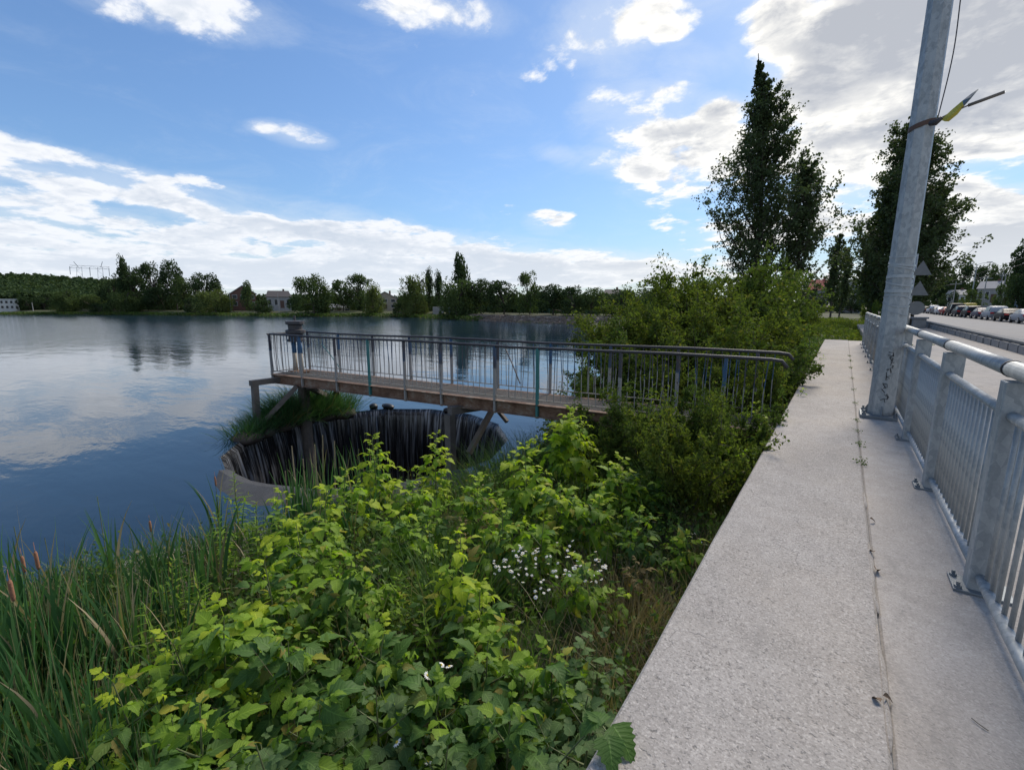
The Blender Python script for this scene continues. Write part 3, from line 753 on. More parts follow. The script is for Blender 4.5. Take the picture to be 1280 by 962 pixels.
# strap with a faded flag and a stick
fl_ = empty('flag_remnant', atd(1160, 154, 7.5)); base = fl_.location.copy()
tag(fl_, 'torn yellow and blue flag with its stick strapped to the lamp pole', 'flag')
rad = .126; zc = base.z
mb = MB(); V = []
for q in range(28):
    a = 2*PI*q/28
    for s in (-1, 1): V.append((PX+rad*math.cos(a)-base.x, PY+rad*math.sin(a)-base.y, .03*math.cos(a)+s*.028))
mb.add(V, [(2*q, 2*((q+1) % 28), 2*((q+1) % 28)+1, 2*q+1) for q in range(28)]); mb.build('strap', M['w_brown'], fl_, True)
def rp(px, py, D): return atd(px, py, D)-base
mb = MB(); mb.tube([rp(1168, 152, 7.40), rp(1185, 143, 7.38), rp(1210, 132, 7.36)], .008, 6); mb.tube([rp(1210, 132, 7.36), rp(1256, 115, 7.33)], .017, 6); mb.build('stick', M['wood'], fl_, True)
mb = MB()
top = [(1176, 150), (1190, 137), (1203, 126), (1213, 118), (1223, 111)]; bot = [(1186, 152), (1197, 143), (1205, 133), (1214, 123), (1223, 112)]
V = [];
for i, (t_, b2) in enumerate(zip(top, bot)): V += [rp(*t_, 7.36+.03*(i % 2)), rp((t_[0]+b2[0])/2, (t_[1]+b2[1])/2+1, 7.32), rp(*b2, 7.37)]
mb.add(V, [(3*i+j, 3*i+3+j, 3*i+4+j, 3*i+1+j) for i in range(2) for j in range(2)]); mb.build('yellow_cloth', M['flag_y'], fl_)
mb = MB(); mb.add(V, [(3*i+j, 3*i+3+j, 3*i+4+j, 3*i+1+j) for i in range(2, 4) for j in range(2)]); mb.build('blue_cloth', M['flag_b'], fl_)
mb = MB(); mb.tube([rp(1163, 154, 7.42), rp(1170, 153, 7.38), rp(1178, 147, 7.36)], [.03, .035, .02], 7); mb.build('knot', M['rail_dark'], fl_, True)

# road sign behind the pole
sp = atd(1139, 370, 25); S = empty('road_sign_post', (sp.x, sp.y, -.15)); tag(S, 'grey backs of two triangular signs and a round one on one post', 'road sign')
mb = MB(); mb.tube([(0, 0, 0), (0, 0, 3.6)], .035, 8); mb.build('post', M['galv'], S, True)
fwd = Vector((-math.sin(R(15)), math.cos(R(15)), 0))
def sign_back(shape, zc, size):
    mb = MB(); d = Vector((math.cos(R(12)), math.sin(R(12)), 0)); nrm = Vector((-d.y, d.x, 0))
    if shape == 'tri': P2 = [(-.5, -.29), (.5, -.29), (0, .58)]
    else: P2 = [(.42*math.cos(2*PI*k/20), .42*math.sin(2*PI*k/20)) for k in range(20)]
    off = nrm*-.05
    V = [off+d*(x*size+.20)+Vector((0, 0, zc+y*size)) for x, y in P2]; V += [v+nrm*-.015 for v in V]
    n = len(P2); mb.add(V, [tuple(range(n)), tuple(range(2*n-1, n-1, -1))]+[(i, i+n, (i+1) % n+n, (i+1) % n) for i in range(n)])
    mb.build('sign_plate', M['sign_back'], S)
sign_back('tri', 2.95, .66); sign_back('tri', 2.15, .66); sign_back('round', 1.45, .66)

# ------------------------------------------------------------------ footbridge
N0 = Vector((-.53, 7.0)); N1 = Vector((-11.45, 5.62)); ud = (N1-N0).normalized(); vd = Vector((ud.y, -ud.x))   # along, and across (away from the camera)
if vd.y < 0: vd = -vd
BW = .98; DZ = -.28; RZ = .72; BL = (N1-N0).length
def bp(s, t, z): p = N0+ud*s+vd*t; return Vector((p.x, p.y, z))
br = empty('footbridge', bp(0, BW/2, DZ)); borig = br.location.copy(); tag(br, 'narrow rusty steel footbridge from the promenade wall to the overflow shaft', 'footbridge')
def bb(mb, name, mat, parent=br, **k):
    mb.V = [tuple(Vector(v)-borig) for v in mb.V]; return mb.build(name, mat, parent, **k)
mb = MB(); mb.bar(bp(0, BW/2, DZ-.035), bp(BL+.1, BW/2, DZ-.035), BW-.02, .07); bb(mb, 'deck', M['deck'], bevel=.008)
for t in (0.03, BW-.03):
    mb = MB(); mb.bar(bp(0, t, DZ-.11), bp(BL+.1, t, DZ-.11), .05, .20)
    mb.bar(bp(0, t-.03, DZ-.215), bp(BL+.1, t-.03, DZ-.215), .12, .016); mb.bar(bp(0, t-.03, DZ-.004), bp(BL+.1, t-.03, DZ-.004), .12, .014)
    bb(mb, 'girder', M['rust'])
mb = MB(); mb.bar(bp(BL+.1, 0, DZ-.12), bp(BL+.1, BW, DZ-.12), .06, .24); bb(mb, 'end_beam', M['rust'])
# trestles
def wcyl(a, b_, w_, nm, par=br, mat='trestle'):
    mb = MB(); mb.bar(a, b_, w_); bb(mb, nm, M[mat], par)
A = at(313, 479, -.40); Bq = bp(BL-.15, .5, -.42); wcyl(A, Bq, .13, 'cross_beam')
base1 = at(327, 548, WZ+.05); rd = (A.xy-SHAFT).normalized()*(SR+.10); base1 = Vector((SHAFT.x+rd.x, SHAFT.y+rd.y, WZ-.02)); wcyl(A+(Bq-A)*.08-Vector((0, 0, .06)), base1-Vector((0, 0, .1)), .13, 'trestle_post')
wcyl(base1+Vector((.05, -.06, .05)), bp(BL-.9, -.05, -.50), .11, 'brace')
wcyl(bp(BL-1.0, .2, -.55), at(424, 503, WZ), .12, 'brace')
wcyl(at(418, 474, -.5), at(425, 512, WZ), .13, 'trestle_post')
mb = MB(); mb.tube([bp(BL-.45, .45, DZ-.2), bp(BL-.45, .45, -5)], .14, 10); bb(mb, 'gate_shaft', M['trestle'])
C_ = at(562, 513, -.54); D_ = bp(5.15, .5, -.56); wcyl(C_, D_, .15, 'cross_beam')
wcyl(C_-Vector((0, 0, .07)), C_+Vector((.0, 0, -3.4)), .15, 'trestle_post')
wcyl(at(622, 500, -.58), at(586, 566, -1.5), .10, 'brace'); wcyl(at(612, 500, -.60), at(634, 527, -1.0), .07, 'brace')
wcyl(bp(2.2, .5, -.5), bp(2.2, .5, -1.6), .15, 'trestle_post')
# railings
def bridge_rail(t, s0, s1, name_lbl, post_s, seed, endhook):
    rg = random.Random(seed)
    rr_ = empty('bridge_railing', bp(s0, t, DZ)); og = rr_.location.copy(); tag(rr_, name_lbl, 'railing')
    def b2(mb, name, mat, **k): mb.V = [tuple(Vector(v)-og) for v in mb.V]; return mb.build(name, mat, rr_, **k)
    mb = MB(); pts = [bp(s0-.12, t, RZ-.10), bp(s0-.05, t, RZ-.015), bp(s0+.08, t, RZ)]+[bp(s0+(s1-s0)*k/8, t, RZ+.012*math.sin(k*1.7)) for k in range(1, 9)]
    mb.tube(pts, .024, 8); b2(mb, 'handrail', M['rail_dark'], smooth=True)
    mb = MB(); mb.tube([bp(s0, t, DZ+.09), bp((s0+s1)/2, t, DZ+.08), bp(s1, t, DZ+.09)], .011, 6); b2(mb, 'lower_rail', M['cream'], smooth=True)
    for i, s in enumerate(post_s):
        mb = MB(); mb.bar(bp(s, t, DZ-.24 if t <= 0 else DZ), bp(s+rg.uniform(-.01, .01), t, RZ-.01), .045, .045); b2(mb, 'post', M['teal'] if i in (2, 6) and t <= 0 else M['picket'])
    s = s0+.12
    while s < s1-.03:
        if all(abs(s-q) > .06 for q in post_s) and rg.random() > .05:
            jx = rg.gauss(0, .012); mb = MB(); jm = rg.gauss(0, .014)
            mb.tube([bp(s, t, DZ+.09), bp(s+jm, t+rg.gauss(0, .012), DZ+.5), bp(s+jx, t, RZ-.01)], .0075, 5); b2(mb, 'picket', M['picket'])
        s += .125
    return rr_
ps = [.9+k*1.02 for k in range(11)]
def s_at(px, py, z):
    p = at(px, py, z).xy; return (Vector(p)-N0).dot(ud)
near_posts = sorted([s_at(910, 505, DZ), s_at(797, 500, DZ), s_at(688, 500, DZ-.02), s_at(632, 495, DZ), s_at(570, 487, DZ), s_at(527, 482, DZ), s_at(490, 476, DZ), s_at(448, 472, DZ), s_at(408, 467, DZ), s_at(372, 463, DZ)])
print('near posts', [round(s, 2) for s in near_posts], 'BL', BL)
bridge_rail(-.03, .12, BL+.02, 'nearer railing of the footbridge, blue paint worn to grey below', near_posts, 1, True)
bridge_rail(BW+.02, .0, BL+.02, 'farther railing of the footbridge, dark handrail with thin pickets', [.35+k*1.18 for k in range(10)], 2, True)
# short railing across the end
er = empty('end_railing', bp(BL+.12, BW/2, DZ)); og = er.location.copy(); tag(er, 'short railing closing the far end of the footbridge', 'railing')
mb = MB(); mb.V = []; mb.tube([bp(BL+.12, -.03, RZ), bp(BL+.12, BW+.02, RZ)], .022, 8); mb.V = [tuple(Vector(v)-og) for v in mb.V]; mb.build('handrail', M['rail_dark'], er)
mb = MB(); mb.tube([bp(BL+.12, -.03, DZ+.05), bp(BL+.12, BW+.02, DZ+.05)], .012, 6); mb.V = [tuple(Vector(v)-og) for v in mb.V]; mb.build('lower_rail', M['rail_dark'], er)
for k in range(7):
    mb = MB(); mb.tube([bp(BL+.12, k*BW/6, DZ+.05), bp(BL+.12, k*BW/6, RZ)], .009, 5); mb.V = [tuple(Vector(v)-og) for v in mb.V]; mb.build('picket', M['rail_dark'], er)
# loose diagonal rods
for (a, b_, nm) in ((atd(402, 430, 12.2), atd(425, 460, 11.4), 'bent green rod leaning inside the footbridge railing'), (atd(632, 436, 8.2), atd(650, 479, 7.7), 'bent dark rod leaning across the middle of the footbridge')):
    mb = MB(); mb.tube([a, a.lerp(b_, .5)+Vector((0, 0, .02)), b_], .012, 6); tag(mb.build('loose_rod', M['teal'] if 'green' in nm else M['rail_dark']), nm, 'rod')
# sluice gate lifting gear at the end
gp = bp(BL-.28, .48, DZ); G = empty('sluice_gear', gp); tag(G, 'sluice gate lifting gear with blue and cream legs at the end of the footbridge', 'lifting gear')
for s in (-.14, .14):
    mb = MB(); mb.tube([(s, 0, 0), (s, 0, .50)], .058, 10); mb.build('leg', M['cream'], G, True)
    mb = MB(); mb.tube([(s, 0, .50), (s, 0, .80)], .058, 10); mb.build('leg', M['blue'], G, True)
mb = MB(); mb.box(-.24, .24, -.16, .16, 0, .05); mb.build('base_plate', M['rust'], G, bevel=.008)
mb = MB(); mb.lathe([(.21, .80), (.21, .86), (.18, .87), (.18, 1.0), (.24, 1.02), (.24, 1.09), (.17, 1.11), (.17, 1.22), (.225, 1.24), (.225, 1.31), (.05, 1.33)], 14); mb.build('gearbox', M['rail_dark'], G)
mb = MB(); mb.tube([(0, 0, 1.3), (0, 0, 1.45)], .03, 8); mb.build('spindle', M['rail_dark'], G)
mb = MB(); mb.tube([(0, -.1, 1.0), (.0, -.26, 1.0), (.10, -.26, 1.0)], .015, 6); mb.build('crank', M['rail_dark'], G)

exec_parts = True
# ------------------------------------------------------------------ trees
def tree_crown(name, tpl, mat, parent): return link(name, tpl, parent)
def branch_tube(mb, p0, d, L, r0, seg=5, gn=.12, up=.15):
    pts = [Vector(p0)]; rs = [r0]; dd = Vector(d).normalized()
    for k in range(seg):
        dd = (dd+Vector((random.gauss(0, gn), random.gauss(0, gn), random.gauss(0, gn)+up))).normalized()
        pts.append(pts[-1]+dd*(L/seg)); rs.append(r0*(1-(k+1)/(seg+.6)))
    mb.tube(pts, rs, 6, False); return pts
def poplar_meshes(H, W, nleaf, lsize, seed, leanx=0., openness=.5, lowest=.10, upness=.9, nbr=70, shape=.62, br_r=.05):
    """upright tree: trunk, steep limbs, leaves in sprays along the limbs"""
    random.seed(seed); mb = MB(); tp = []; rs = []
    for k in range(13):
        t = k/12; tp.append(Vector((leanx*t*t*H+.12*math.sin(t*5+seed), .12*math.sin(t*4), t*H*.93))); rs.append(max(.02, .018*H*(1-t)**.8*.6))
    mb.tube(tp, rs, 8, False)
    LP = []
    for b in range(nbr):
        t = lowest+(1-lowest)*(b+random.random())/nbr*.97; i = min(11, int(t*12)); p = tp[i].lerp(tp[i+1], t*12-i)
        wprof = W*.66*min(1, (max(0, .985-t)**shape)*1.05)*min(1, (t-lowest)*5+.45)*random.uniform(.7, 1.12)
        a = b*2.4+random.uniform(-.4, .4); L = wprof*random.uniform(1.35, 1.75)
        sp_ = random.uniform(.45, .85)*(1+1.1*max(0, .42-t)/.42); d = Vector((math.cos(a)*sp_, math.sin(a)*sp_, upness))
        pts = branch_tube(mb, p, d, L, br_r*(1-t*.7), 5, .10, .10)
        # twigs
        for q in range(1 if random.random() < .35 else 2, 6):
            for _ in range(3):
                s = pts[q].lerp(pts[q-1], random.random()); tw = Vector((random.gauss(0, 1), random.gauss(0, 1), random.gauss(.5, .8))).normalized()
                l2 = min(L*random.uniform(.12, .34), .75)*random.uniform(.7, 1.2)
                mb.tube([s, s+tw*l2], [.010, .004], 3, False)
                LP.append((s, tw, l2))
    m = len(LP); per = max(1, nleaf//m); P = np.empty((m*per, 3)); k = 0
    for s, tw, l2 in LP:
        tt = rng.random(per)**.8*1.1; q = np.array(s)[None]+np.array(tw)[None]*(tt*l2)[:, None]+rng.normal(size=(per, 3))*l2*.20*openness
        P[k:k+per] = q; k += per
    keepm = rng.random(len(P)) < .5+.5*(np.sin(P[:, 0]*2.3+1)*np.sin(P[:, 1]*2.1)*np.sin(P[:, 2]*1.7)+.5)
    keepm &= rng.random(len(P)) < np.clip(.30+np.hypot(P[:, 0]-leanx*(P[:, 2]/H)**2*H, P[:, 1])/(W*.22), 0, 1)
    P = P[keepm]
    V, Fc = leaf_cloud(P, rng.uniform(.7, 1.25, len(P))*lsize, .3, .75)
    return make_mesh('trunk', mb.V, mb.F, M['bark_dark']), (V, Fc)
def put_tree(name, loc, trunk, leaf, mat, label, cat='tree', group=None, scale=1., rz=0.):
    T = empty(name, loc, rz, scale); tag(T, label, cat, group)
    link('trunk', trunk, T); link('crown', make_mesh('crown', leaf[0], leaf[1], mat) if isinstance(leaf, tuple) else leaf, T); return T
def gpos(px, D):                          # ground point under a picture column at a distance
    p = atd(px, 400, D); return (p.x, p.y, float(height(p.x, p.y)))
q = gpos(941, 34)
tk, lf = poplar_meshes(18.1, 7.4, 64000, .16, 11, -.055, 1.05, .08, .85, 120, 1.0, .06)
put_tree('poplar_tree', q, tk, lf, M['poplar'], 'tall dark poplar with an open pointed crown behind the shrubs', group='poplars by the promenade')
q = gpos(988, 33)
tk, lf = poplar_meshes(10.8, 3.4, 16000, .16, 5, -.005, 1.0, .12, 1.1, 60, .55)
put_tree('poplar_tree', q, tk, lf, M['poplar'], 'shorter leaning poplar stem right beside the tallest poplar', group='poplars by the promenade')
q = gpos(1036, 75)
tk, lf = poplar_meshes(11.4, 2.9, 8000, .30, 8, .01, .6, .15, 1.5, 50, .45)
put_tree('poplar_tree', q, tk, lf, M['poplar'], 'slim narrow poplar in front of the house with the balcony', group='poplars by the promenade')
q = gpos(1049, 80)
tk, lf = poplar_meshes(10.0, 2.6, 7000, .30, 18, .0, .6, .08, 1.5, 44, .4)
put_tree('poplar_tree', q, tk, lf, M['poplar'], 'slim dark poplar just right of the slimmest one', group='poplars by the promenade')
q = gpos(1112, 48)
tk, lf = poplar_meshes(18.0, 7.6, 66000, .20, 21, .0, 1.0, .05, .95, 130, .80)
put_tree('poplar_tree', q, tk, lf, M['poplar'], 'broad dense poplar rising behind the lamp pole', group='poplars by the promenade')
q = gpos(1088, 52)
tk, lf = poplar_meshes(12.0, 4.2, 18000, .24, 22, -.01, .8, .08, 1.3, 70, .5)
put_tree('poplar_tree', q, tk, lf, M['poplar'], 'poplar left of the lamp pole with bare pale lower stems', group='poplars by the promenade')
q = gpos(1142, 50)
tk, lf = poplar_meshes(12.0, 4.4, 18000, .21, 23, .02, .95, .15, .8, 60, .5)
put_tree('poplar_tree', q, tk, lf, M['poplar'], 'poplar leaning right beside the lamp pole with loose outer sprays', group='poplars by the promenade')

def shrub_meshes(W, H, nleaf, lsize, seed, nstem=26, sprig=.25):
    """many-stemmed shrub, foliage in rounded sprays with stray shoots"""
    random.seed(seed); mb = MB(); LP = []
    for b in range(nstem):
        a = random.uniform(0, 2*PI); o = random.uniform(0, 1)**.6
        p = Vector((math.cos(a)*W*.12*o, math.sin(a)*W*.12*o, 0)); d = Vector((math.cos(a)*o*W/H*.62, math.sin(a)*o*W/H*.62, 1))
        L = H*random.uniform(.75, 1.08)/max(.65, d.normalized().z)*.92
        pts = branch_tube(mb, p, d, L, .03, 7, .10, -.01)
        for q in range(1, 8):
            for _ in range(4):
                s = pts[q].lerp(pts[q-1], random.random()); tw = Vector((random.gauss(0, 1), random.gauss(0, 1), random.gauss(.1, .7))).normalized()
                l2 = random.uniform(.25, .6)*H*.27; mb.tube([s, s+tw*l2], [.008, .003], 3, False); LP.append((s, tw, l2))
        if random.random() < sprig*2:
            s = pts[-1]; tw = Vector((random.gauss(0, .35), random.gauss(0, .35), 1)).normalized(); l2 = random.uniform(.3, .7); mb.tube([s, s+tw*l2], [.007, .003], 3, False)
            LP.append((s, tw, l2))
    per = max(1, nleaf//len(LP)); P = []
    for s, tw, l2 in LP:
        tt = rng.random(per)*1.05; P.append(np.array(s)[None]+np.array(tw)[None]*(tt*l2)[:, None]+rng.normal(size=(per, 3))*l2*.17)
    P = np.concatenate(P); P = P[P[:, 2] > .03]
    V, Fc = leaf_cloud(P, rng.uniform(.6, 1.3, len(P))*lsize, .25, .5)
    return make_mesh('stem', mb.V, mb.F, M['bark_dark']), (V, Fc)
SH = [shrub_meshes(3.4, 3.6, 52000, .10, 31, 34, .12), shrub_meshes(3.2, 3.2, 48000, .095, 32, 34, .12), shrub_meshes(2.5, 2.2, 30000, .08, 33, 24, .2)]
SHm = {}
def shrub(v, x, y, s, mat, label, rz, sz=None):
    k = (v, mat)
    if k not in SHm: SHm[k] = make_mesh('foliage', SH[v][1][0], SH[v][1][1], M[mat])
    z = float(height(x, y))
    T = empty('shrub', (x, y, z-.05), rz, (s, s, sz or s)); tag(T, label, 'shrub', 'shrubs beyond the footbridge')
    link('stems', SH[v][0], T); link('foliage', SHm[k], T); return T
for a in [(0, -4.0, 11.6, .84, 'shrub', 'leftmost big shrub, hanging over the water behind the footbridge', .3, .82),
          (1, -3.3, 10.6, .9, 'shrub_b', 'dark green shrub close behind the middle of the footbridge', 1.7, .78),
          (0, -3.4, 13.6, 1.0, 'shrub', 'yellowish tall shrub in the middle of the thicket', 2.9, .98),
          (1, -2.2, 11.4, .85, 'shrub', 'olive shrub pressed against the inner end of the footbridge', 4.0, .86),
          (0, -2.5, 15.2, .95, 'shrub_b', 'deep green shrub in front of the tallest poplar', 5.0, 1.02),
          (1, -1.45, 12.6, .55, 'shrub_b', 'dark shrub leaning on the wall top past the footbridge', .8, .74),
          (1, -1.9, 17.2, .72, 'shrub', 'bright green shrub beside the far part of the wall', 2.2, .86),
          (2, -1.5, 9.6, .8, 'shrub_b', 'small dense shrub beside the wall behind the bridge railing', 1.1, .82),
          (2, -4.5, 9.9, .66, 'shrub', 'small pale shrub at the water edge behind the railing', .5, .62),
          (0, -4.6, 17.5, 1.0, 'shrub_b', 'broad shrub standing at the back of the thicket', 3.3, .90),
          (2, -1.9, 6.2, .60, 'shrub_b', 'dark low shrub in front of the inner end of the railing', 2.5, .66),
          (2, -2.6, 6.25, .55, 'shrub_b', 'dark tangled shrub just in front of the railing', 4.1, .52),
          (2, -1.2, 5.0, .50, 'shrub', 'small leafy shrub touching the wall edge', .2, .60),
          (2, -1.05, 6.3, .42, 'shrub_b', 'small dark shrub hiding the inner end of the bridge girder', 1.3, .62),
          (2, -1.25, 8.4, .55, 'shrub', 'leafy shrub between the two railing ends', 3.9, .74),
          (2, -3.4, 8.5, .65, 'shrub_b', 'dark shrub growing up through the footbridge side', 5.1, .72),
          (2, -2.2, 8.8, .75, 'shrub', 'green shrub right behind the farther bridge railing', 1.9, .74)]:
    shrub(*a)

# trees across the water -------------------------------------------------------
def round_tree(W, H, nleaf, lsize, seed, kind='round'):
    random.seed(seed); r = np.random.default_rng(seed); mb = MB()
    th = H*(.25 if kind != 'bush' else .1)
    mb.tube([(0, 0, -.5), (.1, 0, th), (.0, .1, H*.7)], [H*.028, H*.02, .03], 6, False)
    cl = []
    nc = 34 if kind != 'pole' else 22
    for i in range(nc):
        z = r.uniform(.12, .95); 
        if kind == 'pole': prof = min(1, (1-z)*2.5+.2)*.5; rad = W*prof*r.uniform(0, .8); cr = W*r.uniform(.16, .28)
        else:
            prof = math.sqrt(max(0, 1-((z-.48)/.54)**2)); rad = W*.5*prof*r.uniform(.25, 1)**.6*.86; cr = W*r.uniform(.10, .19)
        a = r.uniform(0, 2*PI); c = np.array((math.cos(a)*rad, math.sin(a)*rad, z*H)); cl.append((c, cr))
        if i % 3 == 0: mb.tube([(0, 0, max(th, z*H*.6)), tuple(c)], [H*.010, .02], 4, False)
    P = []; per = nleaf//nc
    for c, cr in cl:
        d = rand_dirs(per, .2); rad = cr*rng.uniform(.45, 1.08, per)[:, None]**.6
        q = c[None]+d*rad
        if kind == 'willow': q[:, 2] -= rng.random(per)**1.5*H*.28
        P.append(q)
    P = np.concatenate(P); P[:, 2] = np.maximum(P[:, 2], .15*rng.random(len(P)))
    V, Fc = leaf_cloud(P, rng.uniform(.6, 1.3, len(P))*lsize, .9 if kind == 'willow' else .1, .35 if kind == 'willow' else .6)
    return make_mesh('trunk', mb.V, mb.F, M['bark_dark']), V, Fc
FT = {'round': [round_tree(1, 1, 4200, .052, 100+i) for i in range(3)], 'willow': [round_tree(1, 1, 4800, .070, 120+i, 'willow') for i in range(2)],
      'pole': [round_tree(1, 1, 2600, .07, 140, 'pole')], 'bush': [round_tree(1, 1, 2200, .07, 150, 'bush')]}
FM = {}
def dshore(px): return at(px, float(np.interp(px, [a_ for a_, _ in shore_px], [b_ for _, b_ in shore_px])), WZ).xy.length
def fard(px, D, near=None):
    if px > 800: return D
    return dshore(px)+{None: 10+(D-150)*.12}.get(near, near if near is not None else 0)
def far_tree(px, top, wpx, D, kind='round', mat='far_tree', label='', name=None, group='trees on the far shore', basey=None):
    k = random.randrange(len(FT[kind])); key = (kind, k, mat)
    if key not in FM: FM[key] = make_mesh('crown', FT[kind][k][1], FT[kind][k][2], M[mat])
    D = fard(px, D, {'willow': 4, 'bush': 3.5, 'pole': 12}.get(kind))
    base = atd(px, 400, D); zt = atd(px, top, D).z; z0 = float(height(base.x, base.y))-.3
    if base.x > 17.4: z0 = -.4
    wm = abs((atd(px+wpx/2, 390, D)-atd(px-wpx/2, 390, D)).length)
    T = empty(name or {'round': 'tree', 'willow': 'willow_tree', 'pole': 'poplar_tree', 'bush': 'bush'}[kind], (base.x, base.y, z0), random.uniform(0, 6), (wm*(1.7 if kind == 'pole' else 1.25),)*2+((zt-z0)*1.04,))
    tag(T, label, 'bush' if kind == 'bush' else 'tree', group); link('trunk', FT[kind][k][0], T); link('crown', FM[key], T); return T
random.seed(5)
FAR = [ # column, top, width, distance, kind, material, label
 (37, 372, 26, 205, 'round', 'far_dark', 'dark round tree right behind the white block'),
 (62, 368, 34, 195, 'round', 'far_dark', 'dark tree just right of the white block on the far shore'),
 (84, 363, 36, 185, 'willow', 'far_tree', 'pale domed tree left of the tall tree group'),
 (78, 385, 15, 175, 'bush', 'willow', 'small round light bush on the open far bank'),
 (118, 370, 36, 185, 'round', 'far_tree', 'mid-green tree below the pylon'),
 (128, 380, 26, 178, 'bush', 'far_dark', 'low dark bush at the water below the pylon'),
 (146, 352, 40, 190, 'round', 'far_dark', 'dark tree at the left of the tall tree group'),
 (163, 330, 13, 185, 'pole', 'far_dark', 'narrow spire rising over the tall tree group'),
 (172, 340, 40, 188, 'round', 'far_dark', 'dark tree under the narrow spire'),
 (160, 365, 44, 172, 'willow', 'far_tree', 'rounded willow at the water under the narrow spire'),
 (197, 335, 30, 186, 'round', 'far_dark', 'tallest round top in the left tree group'),
 (221, 333, 30, 184, 'round', 'far_dark', 'ragged tall tree at the right of the left group'),
 (206, 362, 42, 172, 'round', 'far_dark', 'broad dark tree at the foot of the tall group'),
 (233, 352, 28, 176, 'round', 'far_tree', 'tree standing right below the ragged tall one'),
 (262, 347, 40, 178, 'round', 'far_dark', 'dark tree left of the white gabled house'),
 (272, 363, 44, 162, 'willow', 'willow', 'yellow-green weeping willow left of the gabled house'),
 (245, 374, 24, 165, 'bush', 'far_dark', 'dark bush left of the yellow-green willow'),
 (312, 357, 12, 166, 'pole', 'far_tree', 'thin tree in front of the gabled house'),
 (330, 376, 22, 168, 'bush', 'far_dark', 'bush right of the gabled house'),
 (371, 372, 18, 160, 'round', 'far_dark', 'small dark tree beside the dark-roofed house'),
 (394, 345, 46, 150, 'willow', 'far_tree', 'large full willow leaning over the water behind the lifting gear'),
 (428, 353, 24, 168, 'round', 'far_tree', 'tree right of the large full willow'),
 (451, 348, 36, 162, 'round', 'far_tree', 'tree with an open feathery top behind the grey shed'),
 (468, 358, 26, 156, 'willow', 'willow', 'light willow beside the red containers'),
 (505, 370, 22, 160, 'bush', 'far_dark', 'dark bush in front of the beige house'),
 (520, 347, 34, 152, 'willow', 'willow', 'pale willow left of the dark cypress pair'),
 (538, 343, 9, 156, 'pole', 'far_dark', 'left one of the dark narrow cypress-like trees'),
 (549, 346, 9, 158, 'pole', 'far_dark', 'right one of the dark narrow cypress-like trees'),
 (577, 328, 17, 150, 'pole', 'far_dark', 'tall spire of a poplar above the big weeping willow'),
 (576, 352, 48, 142, 'willow', 'far_tree', 'big weeping willow at the end of the stone embankment'),
 (603, 354, 28, 150, 'round', 'far_dark', 'dark tree right behind the big weeping willow'),
 (627, 354, 36, 140, 'round', 'far_dark', 'rounded tree left of the green lamp post'),
 (661, 346, 28, 140, 'round', 'far_tree', 'upright feathery tree right of the green lamp post'),
 (690, 360, 36, 135, 'round', 'far_dark', 'low rounded tree behind the stone embankment'),
 (716, 362, 34, 130, 'round', 'far_dark', 'dark tree at the right end of the embankment'),
 (741, 364, 30, 125, 'round', 'far_tree', 'tree half hidden by the shrubs'),
 (775, 366, 40, 125, 'round', 'far_dark', 'tree behind the brown roofed house'),
 (820, 362, 60, 120, 'round', 'far_dark', 'broad tree behind the near thicket'),
 (1012, 366, 30, 125, 'round', 'far_dark', 'dark tree in front of the red roof'),
 (1082, 350, 26, 110, 'round', 'far_dark', 'dark tree behind the white cars'),
 (1060, 365, 30, 118, 'bush', 'far_dark', 'dark bush beside the balcony house'),
 (1165, 338, 44, 170, 'round', 'far_dark', 'dark tree over the far end of the parked cars'),
 (1192, 336, 34, 180, 'round', 'far_dark', 'dark tree left of the pale house across the road'),
 (1140, 350, 30, 160, 'round', 'far_dark', 'dark tree behind the road signs'),
 (1222, 338, 34, 190, 'round', 'far_dark', 'tree behind the pale house across the road'),
 (1238, 337, 26, 185, 'round', 'far_tree', 'lighter tree above the pale house roof'),
 (1248, 358, 22, 120, 'bush', 'far_tree', 'grey-green bush right of the pale house'),
 (1276, 306, 56, 105, 'round', 'far_dark', 'large dark tree at the right edge behind the cars'),
 (1272, 348, 44, 100, 'round', 'far_dark', 'lower dark tree under the large one behind the cars'),
 (1212, 364, 30, 125, 'bush', 'far_tree', 'grey-green bush in front of the pale house'),
 (1182, 367, 26, 130, 'bush', 'far_dark', 'low bush behind the row of parked cars'),
 (1300, 340, 60, 100, 'round', 'far_dark', 'dark tree beyond the last parked car'),
]
for (px, top, wp, D, kind, mat, lab) in FAR:
    far_tree(px, top, wp, D, kind, mat, lab, group='trees on the far shore' if px < 900 else 'trees by the road')

# wooded hill on the left: one mass nobody could count
n = 90000; PXs = rng.uniform(-220, 175, n); Ds = rng.uniform(218, 330, n)
prof_x = [-220, -60, 0, 40, 75, 110, 140, 175]; prof_y = [352, 346, 342, 342, 345, 347, 350, 362]
bump_ = 2.2*np.sin(PXs*.9+Ds*.3)+1.6*np.sin(PXs*.37)+1.2*np.cos(Ds*.17)
TY_ = np.interp(PXs, prof_x, prof_y)+bump_*.55+(330-Ds)/112*24
P = np.empty((n, 3))
for i in range(n):
    q = atd(PXs[i], TY_[i], Ds[i]); P[i] = (q.x, q.y, q.z-rng.random()**1.6*6)
V, Fc = leaf_cloud(P, rng.uniform(.7, 1.7, len(P)), 0, .8)
tag(link('hillside_forest', make_mesh('hillside_forest', V, Fc, M['far_dark'])), 'dark wooded hillside on the far left shore', 'forest', kind='stuff')
